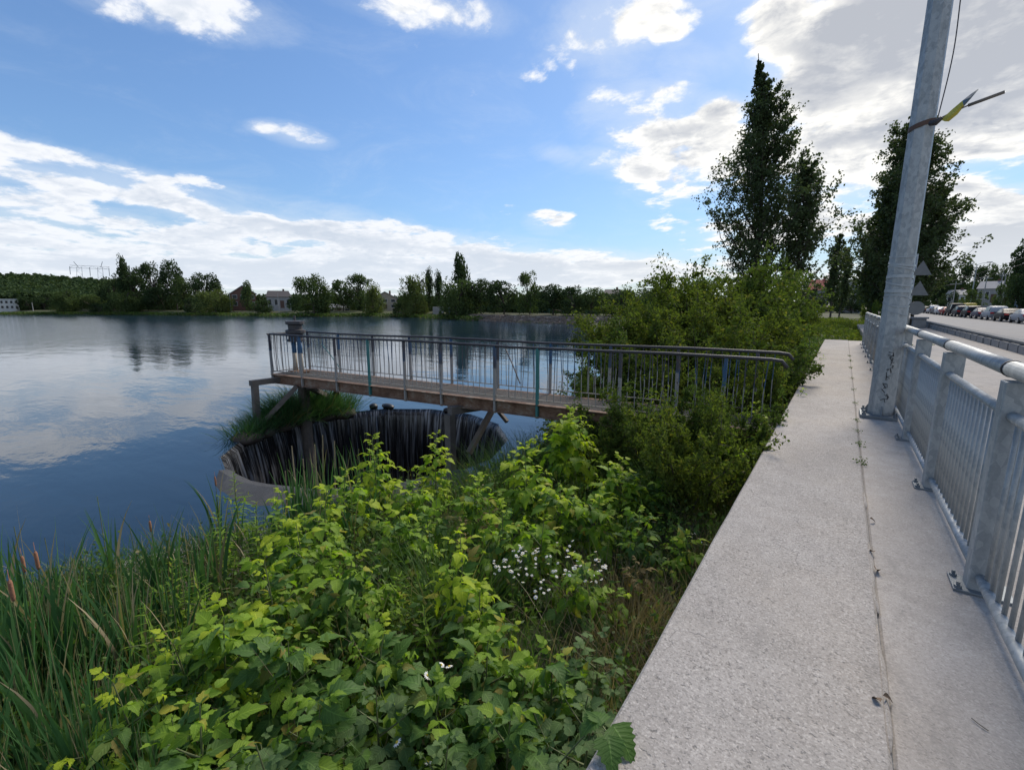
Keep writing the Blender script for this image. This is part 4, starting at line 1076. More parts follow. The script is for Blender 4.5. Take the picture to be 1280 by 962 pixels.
# a lower tree belt closing the gaps along the whole far shore
P = []
for px in np.arange(-60, 860, 1.2):
    Dm = dshore(px)+30 if px < 800 else 165
    b0 = atd(px, 400, Dm); z0 = float(height(b0.x, b0.y)); zt = atd(px, 371+3*math.sin(px*.13)+2*math.sin(px*.37), Dm).z
    k = 44; q = np.empty((k, 3)); q[:, 0] = b0.x+rng.normal(size=k)*2.5; q[:, 1] = b0.y+rng.normal(size=k)*3; q[:, 2] = z0+rng.random(k)*(zt-z0); P.append(q)
P = np.concatenate(P); V, Fc = leaf_cloud(P, rng.uniform(.5, 1.2, len(P)), 0, .7)
tag(link('far_woodland', make_mesh('far_woodland', V, Fc, M['far_dark'])), 'continuous belt of dark woodland behind the far shore houses', 'woodland', kind='stuff')
P = []
for px in np.arange(990, 1330, 1.2):
    Dm = 215; b0 = atd(px, 400, Dm); zt = atd(px, 352+5*math.sin(px*.11)+3*math.sin(px*.31), Dm).z
    k = 50; q = np.empty((k, 3)); q[:, 0] = b0.x+rng.normal(size=k)*2.5; q[:, 1] = b0.y+rng.normal(size=k)*3; q[:, 2] = -.5+rng.random(k)*(zt+.5); P.append(q)
P = np.concatenate(P); V, Fc = leaf_cloud(P, rng.uniform(.6, 1.3, len(P)), 0, .7)
tag(link('roadside_woodland', make_mesh('roadside_woodland', V, Fc, M['far_dark'])), 'belt of dark trees behind the houses across the road', 'woodland', kind='stuff')
# reeds and low green on the far bank edge
P = []
for px in np.arange(-100, 600, .5):
    yy = float(np.interp(px, [a for a, _ in shore_px], [b for _, b in shore_px])); b0 = atd(px, 400, at(px, yy, WZ).xy.length+.6)
    k = 8; q = np.empty((k, 3)); q[:, 0] = b0.x+rng.normal(size=k)*.8; q[:, 1] = b0.y+rng.normal(size=k)*.8; q[:, 2] = WZ+rng.random(k)*.8; P.append(q)
P = np.concatenate(P); V, Fc = leaf_cloud(P, rng.uniform(.25, .6, len(P)), 0, .5)
tag(link('far_bank_grass', make_mesh('far_bank_grass', V, Fc, M['herb'])), 'strip of green growth along the far waterline', 'grass', kind='stuff')

# ------------------------------------------------------------------ buildings
def house(name, px, D, wpx, ytop, ybase, label, wall, roofm, style='gable', nwin=3, floors=1, facing=None, depth=7., cat='house', door=True, winmat='glass', ov=.3):
    D = fard(px, D, 17) if px > -1 and px < 700 else D
    c = atd(px, 390, D); w_ = (atd(px+wpx/2, 390, D)-atd(px-wpx/2, 390, D)).length
    zb = atd(px, ybase, D).z; zt = atd(px, ytop, D).z
    H = zt-zb; hx = math.atan2(c.y, c.x)-PI/2
    B = empty(name, (c.x, c.y, zb), hx if facing is None else facing); tag(B, label, cat)
    rh = H*.36 if style != 'flat' else .25; wh = H-rh
    mb = MB(); mb.box(-w_/2, w_/2, 0, depth, -2.2, wh)
    if style == 'gable': mb.add([(-w_/2, 0, wh), (w_/2, 0, wh), (0, 0, H-.1), (-w_/2, depth, wh), (w_/2, depth, wh), (0, depth, H-.1)], [(0, 1, 2), (5, 4, 3)])
    mb.build('wall', M[wall], B)
    mb = MB(); o = ov
    if style == 'gable':
        for s in (-1, 1):
            a = Vector((s*(w_/2+o), -o, wh-.25)); b = Vector((0, -o, H)); V = [a, b, b+Vector((0, depth+2*o, 0)), a+Vector((0, depth+2*o, 0))]; V += [v+Vector((0, 0, .18)) for v in V]
            mb.add(V, [(0, 1, 2, 3), (7, 6, 5, 4), (0, 4, 5, 1), (1, 5, 6, 2), (2, 6, 7, 3), (3, 7, 4, 0)])
    elif style == 'ridge':
        V = [(-w_/2-o, -o, wh), (w_/2+o, -o, wh), (w_/2+o, depth+o, wh), (-w_/2-o, depth+o, wh), (-w_/2-o*.5+w_*.08, depth/2, H), (w_/2+o*.5-w_*.08, depth/2, H)]
        mb.add(V, [(0, 1, 5, 4), (2, 3, 4, 5), (1, 2, 5), (3, 0, 4), (0, 3, 2, 1)])
    else: mb.box(-w_/2-.15, w_/2+.15, -.15, depth+.15, wh, H)
    rf = mb.build('roof', M[roofm], B)
    if style != 'flat':
        mb = MB(); mb.box(w_*.18, w_*.18+.5, depth*.5, depth*.5+.5, wh, H+.5); mb.build('chimney', M['w_brick'], rf)
    fh = wh/floors
    for f in range(floors):
        for i in range(nwin):
            x = -w_/2+w_*(i+.5)/nwin; ww = min(w_/nwin*.5, 1.3); zc = f*fh+fh*.52; h2 = fh*.25
            if door and f == 0 and i == nwin//2:
                mb = MB(); mb.box(x-.5, x+.5, -.05, .02, 0, min(2.1, fh*.85)); mb.build('door', M['w_brown'], B); continue
            mb = MB()
            for (a0, a1, b0, b1) in ((x-ww/2-.08, x-ww/2, zc-h2-.08, zc+h2+.08), (x+ww/2, x+ww/2+.08, zc-h2-.08, zc+h2+.08), (x-ww/2, x+ww/2, zc+h2, zc+h2+.08), (x-ww/2, x+ww/2, zc-h2-.08, zc-h2)):
                mb.box(a0, a1, -.06, .02, b0, b1)
            wn = mb.build('window', M['w_white'], B); mb = MB(); mb.box(x-ww/2, x+ww/2, -.02, .03, zc-h2, zc+h2); mb.build('pane', M[winmat], wn)
    return B, w_, H, wh
house('apartment_block', -2, 215, 56, 373.5, 387, 'low white block with two rows of dark windows at the far left shore', 'w_white', 'w_white', 'flat', 9, 2, cat='building', door=False)
house('house', 306, 178, 32, 357, 384, 'white gabled house with red brick front on the far shore', 'w_brick', 'w_white', 'gable', 3, 2)
house('house', 350, 182, 30, 363, 385, 'house with a broad dark roof on the far shore', 'w_grey', 'w_roof_dark', 'ridge', 4, 1)
house('shed', 424, 158, 30, 380, 392, 'long low grey shed with a pale roof by the water', 'w_beige', 'w_roof_grey', 'ridge', 3, 1, cat='shed', depth=5, ov=.1)
house('house', 482, 175, 30, 365, 386, 'beige gabled house between the far shore trees', 'w_beige', 'w_roof_grey', 'gable', 3, 2)
house('house', 765, 110, 22, 361, 380, 'brown roofed house just visible left above the thicket', 'w_brown', 'w_roof_dark', 'ridge', 3, 1)
house('house', 1020, 130, 24, 349, 386, 'pale house with an orange-red roof behind the parked cars', 'w_grey', 'w_red', 'ridge', 3, 1)
B, w_, H, wh = house('house', 1062, 125, 26, 350, 388, 'grey two-storey house with a white balcony and blue posts', 'w_grey', 'w_roof_dark', 'flat', 3, 2)
mb = MB(); mb.box(-w_/2, w_/2, -1.3, 0, H*.48, H*.53); mb.build('balcony', M['w_white'], B)
mb = MB()
for k in range(12): mb.box(-w_/2+w_*k/11-.02, -w_/2+w_*k/11+.02, -1.3, -1.25, H*.53, H*.68)
mb.box(-w_/2, w_/2, -1.31, -1.24, H*.68, H*.70); mb.build('balcony_railing', M['w_white'], B)
for s in (-.42, .42):
    mb = MB(); mb.box(s*w_-.12, s*w_+.12, -1.3, -1.06, -1, H*.48); mb.build('post', M['blue'], B)
house('house', 1234, 170, 34, 351, 378, 'pale grey house with a hipped roof across the road', 'w_grey', 'w_roof_grey', 'ridge', 4, 1)
house('house', 1192, 165, 24, 362, 380, 'small white house left of the pale grey one across the road', 'w_white', 'w_grey', 'ridge', 3, 1)
house('house', 1262, 150, 26, 360, 382, 'bluish low house behind the right end of the parked cars', 'w_bluewall', 'w_roof_grey', 'gable', 3, 1)
# containers and fences on the far shore
for px, D, wp, y0, y1, mt, lab in ((508, 156, 10, 383.5, 390.5, 'w_red_b', 'dark red container left of the other on the far bank'), (525, 154, 18, 382, 390.5, 'w_red_b', 'larger dark red container on the far bank'),
                                   (548, 156, 14, 383.5, 390, 'w_grey', 'grey container right of the red ones'), (566, 156, 12, 383.5, 390, 'w_bluewall', 'bluish container behind the weeping willow')):
    D = dshore(px)+7
    c = atd(px, 388, D); wd = (atd(px+wp/2, 388, D)-atd(px-wp/2, 388, D)).length; zb = atd(px, y1, D).z; zt = atd(px, y0, D).z
    T = empty('container', (c.x, c.y, zb), math.atan2(c.y, c.x)-PI/2); tag(T, lab, 'container')
    mb = MB(); mb.box(-wd/2, wd/2, 0, 2.4, -.8, zt-zb)
    for k in range(int(wd/.5)): mb.box(-wd/2+.1+k*.5, -wd/2+.3+k*.5, -.05, 0.0, .1, zt-zb-.1)
    mb.build('body', M[mt], T); mb = MB(); mb.box(-.45, .45, -.09, -.055, .1, (zt-zb)*.8); mb.build('door', M['w_grey'], T)
# teal fence on the embankment
a = atd(585, 390, 133); b = atd(745, 391, 84); FN = empty('fence', (0, 0, 0)); tag(FN, 'long thin teal mesh fence along the top of the stone embankment', 'fence')
nf = 34
for k in range(nf+1):
    p = a.lerp(b, k/nf); mb = MB(); mb.bar((p.x, p.y, -.9), (p.x, p.y, .55), .07); mb.build('post', M['w_teal_w'], FN)
mb = MB()
for z in (-.1, .1, .3, .5): mb.bar((a.x, a.y, z), (b.x, b.y, z), .03)
mb.build('rail', M['w_teal_w'], FN)
# stone embankment: rows of rough stones on a slope
def m_stone():
    m, b_, out = newmat('embankment_stone'); co = obco(b_)
    v = b_.voronoi(co, .9, 'F1', 'Color'); n_ = b_.noise(co, 3, 6, .7)
    sp = b_.n.new('ShaderNodeSeparateColor'); b_.l.new(v, sp.inputs[0])
    col = b_.mix(b_.math('ADD', b_.math('MULTIPLY', sp.outputs[0], .5), b_.math('MULTIPLY', n_, .5)), (.10, .075, .06), (.21, .18, .155))
    principled(b_, out, col, .9, 0, n_, .8, .05); return m
M['stone'] = m_stone()
EM = empty('stone_embankment', (0, 0, 0)); tag(EM, 'brown stone embankment sloping into the water at the far right of the lake', 'embankment')
pl_ = [at(x, y, WZ) for x, y in ((575, 399.5), (592, 400.5), (650, 403), (742, 406), (800, 408))]
rows = [(-.3, -.35), (.7, .35), (1.6, .95), (1.7, 1.02), (2.6, 1.05)]
V = []; NSG = 60
def along(t):
    f = t*(len(pl_)-1); i = min(int(f), len(pl_)-2); return pl_[i].lerp(pl_[i+1], f-i)
for k in range(NSG+1):
    p = along(k/NSG); q = along(min(1, k/NSG+.01))-along(max(0, k/NSG-.01)); nn = Vector((-q.y, q.x, 0)).normalized()
    if nn.dot(p) < 0: nn = -nn
    for o_, z in rows: V.append((p.x+nn.x*o_*1.4, p.y+nn.y*o_*1.4, WZ+z+.06*noise.noise(Vector((k*.9, z*4, 0)))))
nr = len(rows); mb = MB(); mb.add(V, [(k*nr+i, (k+1)*nr+i, (k+1)*nr+i+1, k*nr+i+1) for k in range(NSG) for i in range(nr-1)]); mb.build('bed', M['stone'], EM)
mb = MB()
for k in range(1100):
    t = random.random(); p = along(t); q = along(min(1, t+.01))-along(max(0, t-.01)); nn = Vector((-q.y, q.x, 0)).normalized()
    if nn.dot(p) < 0: nn = -nn
    o_ = random.uniform(-.1, 1.6); z = np.interp(o_, [r[0] for r in rows], [r[1] for r in rows]); s = random.uniform(.10, .28)
    c = Vector((p.x+nn.x*o_*1.4, p.y+nn.y*o_*1.4, WZ+z)); V = [c+Vector((random.uniform(.6, 1)*s*a, random.uniform(.6, 1)*s*b2, random.uniform(.5, .9)*s*c2)) for a in (-1, 1) for b2 in (-1, 1) for c2 in (-1, 1)]
    mb.add(V, [(0, 1, 3, 2), (4, 6, 7, 5), (0, 4, 5, 1), (2, 3, 7, 6), (0, 2, 6, 4), (1, 5, 7, 3)])
o = mb.build('stones', M['stone'], EM); o['kind'] = 'stuff'
# pole on embankment, poles by the road, pylon
def lamp_post(px, D, ytop, ybase, label, mat='galv', r=.07, head=True, name='street_lamp', cat='street lamp'):
    D = dshore(px)+6 if px < 620 else D
    c = atd(px, 390, D); zb = atd(px, ybase, D).z; zt = atd(px, ytop, D).z; T = empty(name, (c.x, c.y, zb)); tag(T, label, cat)
    mb = MB(); mb.tube([(0, 0, -.6), (0, 0, zt-zb)], [r, r*.6], 8); mb.build('pole', M[mat], T)
    if head:
        for s in ((-1, 1) if head == 2 else (1,)):
            mb = MB(); mb.tube([(0, 0, zt-zb-.1), (s*.7, 0, zt-zb+.2), (s*1.5, 0, zt-zb+.3)], .04, 6); mb.build('arm', M[mat], T)
            mb = MB(); mb.box(min(s*1.3, s*2.1), max(s*1.3, s*2.1), -.15, .15, zt-zb+.25, zt-zb+.42); mb.build('lamp_head', M['galv_dark'], T)
    return T
lamp_post(649, 120, 362, 391, 'thin pale green post on the stone embankment', 'w_teal_w', .08, False, 'post', 'post')
lamp_post(1211, 130, 331, 378, 'distant double-armed street lamp above the trees across the road', 'galv', .11, 2)
for px, yt, lab in ((1189, 352, 'slim utility pole left of the pale house across the road'), (1226, 345, 'utility pole right in front of the pale house'), (1245, 340, 'left one of two close utility poles'), (1249, 342, 'right one of two close utility poles')):
    T = lamp_post(px, 120, yt, 382, lab, 'w_grey', .10, False, 'utility_pole', 'utility pole'); mb = MB(); hgt = atd(px, yt, 120).z-atd(px, 382, 120).z
    mb.box(-.8, .8, -.05, .05, hgt-.5, hgt-.38); mb.build('crossarm', M['w_grey'], T)
lamp_post(289, 165, 365, 390, 'thin pole left of the gabled house on the far shore', 'w_grey', .12, False, 'post', 'post')
lamp_post(349, 160, 366, 390, 'thin pole before the dark-roofed house on the far shore', 'w_grey', .10, False, 'post', 'post')
lamp_post(457, 158, 366, 390, 'thin pale pole near the red containers', 'w_white', .10, False, 'post', 'post')
lamp_post(42, 205, 378, 388, 'short grey pole right of the white block', 'w_grey', .12, False, 'post', 'post')
# power line portal on the hill
DP = 420
def q_(px, py): return atd(px, py, DP)
c0 = q_(112, 375); PY_ = empty('power_pylon', c0); tag(PY_, 'portal shaped power line pylon on the wooded hill', 'pylon')
def lattice(a, b_, w0, w1, nm, r=.16):
    mb = MB(); a = Vector(a)-c0; b_ = Vector(b_)-c0; d = (b_-a).normalized(); rt = Vector((c0.y, -c0.x, 0)).normalized(); 
    if abs(d.dot(rt)) > .7: rt = Vector((0, 0, 1))
    n_ = 9; L = [];
    for k in range(n_+1):
        t = k/n_; p = a.lerp(b_, t); w2 = w0+(w1-w0)*t; L.append((p-rt*w2/2, p+rt*w2/2))
    for k in range(n_): mb.bar(L[k][0], L[k+1][0], r); mb.bar(L[k][1], L[k+1][1], r); mb.bar(L[k][k % 2], L[k+1][1-k % 2], r*.6)
    mb.build(nm, M['w_grey'], PY_)
lattice(q_(101, 375), q_(99, 334), 3.5, 2.4, 'tower'); lattice(q_(128, 375), q_(125, 334), 3.5, 2.4, 'tower')
lattice(q_(87, 333), q_(137, 335), 1.6, 1.6, 'crossbeam')
for (a, b_) in (((98, 334), (92, 327)), ((126, 334), (128, 327)), ((87, 333), (88, 343)), ((112, 334), (113, 345)), ((136, 335), (137, 345))):
    mb = MB(); mb.bar(q_(*a)-c0, q_(*b_)-c0, .28); mb.build('strut' if b_[1] < 330 else 'insulator', M['w_grey'], PY_)
# overhead wires
mb = MB()
for (p0, p1, sag) in (((1150, 352, 160), (1290, 318, 70), 1.2), ((1150, 356, 160), (1290, 326, 70), 1.2)):
    a = atd(*p0); b_ = atd(*p1); mb.tube([a.lerp(b_, t/12)-Vector((0, 0, sag*math.sin(PI*t/12))) for t in range(13)], .018, 4)
tag(mb.build('overhead_wire', M['rail_dark']), 'two thin sagging wires above the road', 'wire')

# ------------------------------------------------------------------ cars
def car_meshes(kind):
    if kind == 'sedan': L, W, st = 4.5, 1.78, [(-2.25, .45, .70, .70), (-2.15, .30, .93, .93), (-1.55, .24, .98, 1.0), (-1.25, .24, .98, 1.22), (-.75, .24, .96, 1.43), (.0, .24, .93, 1.46), (.55, .24, .91, 1.36), (1.15, .24, .90, .93), (1.6, .24, .86, .87), (2.1, .28, .74, .74), (2.25, .40, .58, .58)]
    elif kind == 'suv': L, W, st = 4.5, 1.86, [(-2.22, .55, .85, .85), (-2.15, .35, 1.02, 1.15), (-1.95, .30, 1.04, 1.52), (-1.5, .28, 1.04, 1.68), (-.5, .28, 1.02, 1.72), (.3, .28, 1.0, 1.66), (.75, .28, 1.0, 1.42), (1.2, .28, .99, 1.03), (1.7, .28, .95, .96), (2.1, .32, .84, .84), (2.22, .45, .65, .65)]
    else: L, W, st = 5.0, 1.95, [(-2.5, .45, .95, .95), (-2.46, .35, 1.05, 1.5), (-2.4, .32, 1.1, 1.95), (-1.8, .30, 1.1, 2.05), (-.5, .30, 1.1, 2.07), (.7, .30, 1.1, 2.03), (1.1, .30, 1.1, 1.85), (1.65, .30, 1.12, 1.22), (2.1, .30, 1.0, 1.0), (2.4, .33, .85, .85), (2.5, .45, .65, .65)]
    def sec(x, zb, bl, rz):
        wx = W/2*(1-.10*(abs(x)/(L/2))**4); rw = wx*(1-.22*min(1, max(0, rz-bl)/.45))-.02
        return [(wx*.80, zb), (wx*.97, zb+.10), (wx, (zb+bl)/2+.05), (wx*.97, bl-.03), (wx*.95, bl), (rw, max(bl, rz-.06)), (rw*.80, rz), (0, rz+.015)]
    V = []; m = 15
    for x, zb, bl, rz in st:
        h = sec(x, zb, bl, rz); V += [(x, y, z) for y, z in h]+[(x, -y, z) for y, z in h[-2::-1]]
    n = len(st); Fc = [(k*m+i, (k+1)*m+i, (k+1)*m+i+1, k*m+i+1) for k in range(n-1) for i in range(m-1)]
    Fc += [tuple(range(m-1, -1, -1)), tuple((n-1)*m+i for i in range(m))]+[(k*m, k*m+m-1, (k+1)*m+m-1, (k+1)*m) for k in range(n-1)]
    body = make_mesh('body', V, Fc, M['car_grey'], True)
    g = MB()
    def P(k, i, o=.012):
        v = Vector(V[k*m+i]); c = Vector((v.x*.92, 0, .9)); return v+(v-c).normalized()*o
    cab = [k for k in range(n) if st[k][3]-st[k][2] > .18]
    for s0, s1 in ((4, 5), (9, 10)):
        for k in cab[:-1]:
            a, b_, c_, d_ = P(k, s0), P(k+1, s0), P(k+1, s1), P(k, s1)
            u = .06 if k != cab[0] else .12
            q = [a.lerp(b_, u).lerp(d_.lerp(c_, u), .1), a.lerp(b_, 1-.05).lerp(d_.lerp(c_, .95), .1), d_.lerp(c_, .95).lerp(a.lerp(b_, .95), .08), d_.lerp(c_, u).lerp(a.lerp(b_, u), .08)]
            g.add(q, [(0, 1, 2, 3)])
    for k0, k1 in ((cab[-1], cab[-1]+1), (cab[0]-1, cab[0])):
        hi, lo = (k0, k1) if k0 == cab[-1] else (k1, k0)
        g.add([P(lo, 4).lerp(P(lo, 10), .06), P(lo, 10).lerp(P(lo, 4), .06), P(hi, 9).lerp(P(hi, 5), .05), P(hi, 5).lerp(P(hi, 9), .05)], [(0, 1, 2, 3)])
    glass = make_mesh('window', g.V, g.F, M['glass'])
    return body, glass, L, W, st
CM = {k: car_meshes(k) for k in ('sedan', 'suv', 'van')}
tb = MB()
tb.V = []
def wheel_mesh():
    a = MB(); n = 18
    def cyl(prof, mbx):
        V = [(r*math.cos(2*PI*k/n), y, r*math.sin(2*PI*k/n)) for r, y in prof for k in range(n)]
        mbx.add(V, [(i*n+k, i*n+(k+1) % n, (i+1)*n+(k+1) % n, (i+1)*n+k) for i in range(len(prof)-1) for k in range(n)]+[tuple(range(n)), tuple((len(prof)-1)*n+k for k in range(n-1, -1, -1))])
    cyl([(.24, -.11), (.32, -.09), (.32, .09), (.24, .11)], a); b_ = MB(); cyl([(.21, -.118), (.21, .118)], b_)
    for k in range(5):
        t = 2*PI*k/5; b_.bar((0, -.122, 0), (.19*math.cos(t), -.122, .19*math.sin(t)), .05, .02, (0, 1, 0))
    return make_mesh('tyre', a.V, a.F, M['tyre']), make_mesh('rim', b_.V, b_.F, M['rim'])
TY, RM = wheel_mesh()
def small_box(x, y, z): 
    mb = MB(); mb.box(-x/2, x/2, -y/2, y/2, -z/2, z/2); return mb
LR = make_mesh('tail_light', small_box(.06, .34, .16).V, small_box(.06, .34, .16).F, M['lamp_red']); LW = make_mesh('headlight', small_box(.08, .36, .15).V, small_box(.06, .34, .16).F, M['lamp_white'])
PL = make_mesh('number_plate', small_box(.02, .5, .11).V, small_box(.02, .34, .16).F, M['plate'])
def car(kind, x, y, z, rz, paint, label, group, cat='car', name='parked_car'):
    body, glass, L, W, st = CM[kind]; T = empty(name, (x, y, z), rz); tag(T, label, cat, group)
    o = link('body', body, T); o.material_slots[0].link = 'OBJECT'; o.material_slots[0].material = M['car_'+paint]
    link('window', glass, T)
    for sx in (-L*.30, L*.31):
        for sy in (-1, 1):
            wl = link('wheel', TY, T, (sx, sy*(W/2-.10), .32), (0, 0, 0 if sy < 0 else PI)); link('rim', RM, wl)
    bz = st[1][2]-.12
    for sy in (-1, 1): link('tail_light', LR, T, (-L/2+.05, sy*(W/2-.28), bz)); link('headlight', LW, T, (L/2-.12, sy*(W/2-.32), .62))
    link('number_plate', PL, T, (-L/2-.0, 0, .62)); 
    mb = MB(); mb.box(-.04, .04, -.10, .10, -.06, .06)
    for sy in (-1, 1): mb2 = MB(); mb2.V = mb.V; mb2.F = mb.F; mb2.mi = mb.mi; mb2.build('mirror', M['tyre'], T, loc=(L*.16, sy*(W/2+.08), st[5][2]+.06))
    return T
row = [('white', 'sedan', 'white sedan cut by the right picture edge'), ('silver', 'sedan', 'silver-blue sedan with red rear lights, second from the right edge'), ('black', 'sedan', 'black sedan in front of the silver-blue one'),
       ('silver', 'suv', 'tall light silver off-roader in the parked row'), ('purple', 'sedan', 'dark purple-grey sedan ahead of the off-roader'), ('black', 'suv', 'black estate with a pale roof ahead of the purple-grey sedan'),
       ('dark', 'suv', 'dark estate car following the black one'), ('black', 'van', 'black van in front of the yellow bus'), ('red', 'sedan', 'dark red sedan beyond the black van'),
       ('white', 'sedan', 'white sedan beyond the dark red one'), ('grey', 'sedan', 'grey sedan near the far end of the row'), ('white', 'suv', 'white hatchback near the far end of the row'), ('dark', 'sedan', 'dark sedan at the very far end of the row'),
       ('silver', 'sedan', 'small silver car last in the distance')]
for k, (paint, kind, lab) in enumerate(row):
    y = 62+k*6.1; car(kind, 15.0+random.uniform(-.15, .15), y, -.45, R(90), paint, lab, 'cars parked along the far kerb')
car('van', 18.6, 118, -.40, R(90), 'yellow', 'yellow minibus standing behind the black van', 'vehicles behind the row', 'minibus', 'minibus')
p = at(1030, 391, -.40); car('sedan', p.x, p.y, -.40, R(180+8), 'dark', 'dark sedan side-on beneath the slim poplars', 'cars beyond the grassy bank')
p = at(1056, 390.5, -.40); car('sedan', p.x, p.y, -.40, R(-100), 'white', 'white sedan facing the camera left of the pale cream car', 'cars beyond the grassy bank')
p = at(1077, 391, -.40); car('suv', p.x, p.y, -.40, R(-75), 'cream', 'pale cream car beside the hedge behind the grassy bank', 'cars beyond the grassy bank')

# ------------------------------------------------------------------ plants of the near bank
def leaflet(L, W, seed, fold=.25, droop=.5, teeth=True, n=8):
    """toothed leaflet along +x, drooping; returns V, F, uv"""
    rr_ = random.Random(seed); V = []; UV = []
    for i in range(n+1):
        t = i/n; ang = droop*t; x = L*t*math.cos(ang*.6); z = -L*t*math.sin(ang*.6)
        w_ = W/2*max(0, math.sin(PI*min(1, t**.62)))**.8*(1-.48*t)*1.28*rr_.uniform(.93, 1.07)
        if i in (0, n): w_ = 0
        if teeth and 1 < i < n-1: w_ *= (1.13 if i % 2 else .90)
        wv = .012*L*math.sin(i*1.9+rr_.random()*3)
        V += [(x+.04*L*(i % 2)*(0 if i == n else 1), w_, z+w_*fold+wv), (x, 0, z), (x+.04*L*(i % 2)*(0 if i == n else 1), -w_, z+w_*fold-wv)]; UV += [(1, t), (0, t), (-1, t)]
    Fc = [(3*i+j, 3*i+3+j, 3*i+4+j, 3*i+1+j) for i in range(n) for j in range(2)]
    return V, Fc, UV
def compound(seed, nl=5, S=.11, spread=1., wide=.52, mat='leaf_mid', droop=.6):
    """one compound leaf: stalk and 3-7 leaflets, base at the origin, along +x"""
    rr_ = random.Random(seed); V = []; Fc = []; UV = []
    def put(v, f, uv, M4):
        n = len(V); V.extend([tuple(M4@Vector(q)) for q in v]); Fc.extend([tuple(i+n for i in g_) for g_ in f]); UV.extend(uv)
    Ls = S*1.25; pairs = (nl-1)//2; pet = MB()
    pts = [Vector((Ls*t*.98, 0, Ls*(.10*t-.30*t*t))) for t in (0, .33, .66, 1)]
    pet.tube(pts, [.0016, .0014, .0012, .001], 3, False); put(pet.V, pet.F, [(0, .5)]*len(pet.V), Matrix.Identity(4))
    def pt(t):
        f = t*3; i = min(2, int(f)); return pts[i].lerp(pts[i+1], f-i)
    for k in range(pairs):
        t = .45+.40*k/max(1, pairs-1) if pairs > 1 else .62
        for s in (-1, 1):
            L = S*rr_.uniform(.72, .92); v, f, uv = leaflet(L, L*wide*rr_.uniform(.9, 1.15), rr_.random(), rr_.uniform(.1, .35), droop*rr_.uniform(.6, 1.5))
            M4 = Matrix.Translation(pt(t))@Matrix.Rotation(s*R(rr_.uniform(48, 70)*spread), 4, 'Z')@Matrix.Rotation(R(rr_.uniform(5, 30)), 4, 'Y')@Matrix.Rotation(s*R(rr_.uniform(-15, 25)), 4, 'X'); put(v, f, uv, M4)
    L = S*rr_.uniform(.95, 1.15); v, f, uv = leaflet(L, L*wide*1.08, rr_.random(), .2, droop*rr_.uniform(.8, 1.4)); M4 = Matrix.Translation(pts[-1])@Matrix.Rotation(R(rr_.uniform(10, 30)), 4, 'Y'); put(v, f, uv, M4)
    return make_mesh('leaf', V, Fc, M[mat], True, UV)
LEAF = {mat: [compound(i*7+j, nl=(3, 5, 5, 3, 5, 7, 3, 5)[i], S=(.115, .12, .10, .13, .11, .095, .10, .125)[i], wide=(.46, .52, .42, .62, .50, .40, .68, .56)[i], droop=(.5, .7, 1.0, .6, .9, .5, .4, 1.1)[i], mat=mat) for i in range(8)] for j, mat in enumerate(('leaf_young', 'leaf_mid', 'leaf_old'))}
LEAF['bramble'] = [compound(200+i, nl=3, S=.095, wide=.72, mat='bramble', droop=.4) for i in range(4)]
LEAF['red_leaf'] = [compound(220+i, nl=5, S=.09, wide=.5, mat='red_leaf', droop=.7) for i in range(3)]
LEAF['lance'] = []
def simple_leaf(seed, L, W, mat, n=8, teeth=False):
    v, f, uv = leaflet(L, W, seed, .2, .6, teeth, n); return make_mesh('leaf', v, f, M[mat], True, uv)
LEAF['lance'] = [simple_leaf(300+i, .11, .020, 'leaf_mid') for i in range(3)]
LEAF['broad'] = [simple_leaf(320+i, .13, .085, 'leaf_old') for i in range(3)]
STEMM = {}
def rotto(d, roll=0.):
    d = Vector(d).normalized(); up = Vector((0, 0, 1))
    y = up.cross(d)
    if y.length < .05: y = Vector((0, 1, 0))
    y.normalize(); z = d.cross(y); return (Matrix((d, y, z)).transposed()@Matrix.Rotation(roll, 3, 'X')).to_euler()
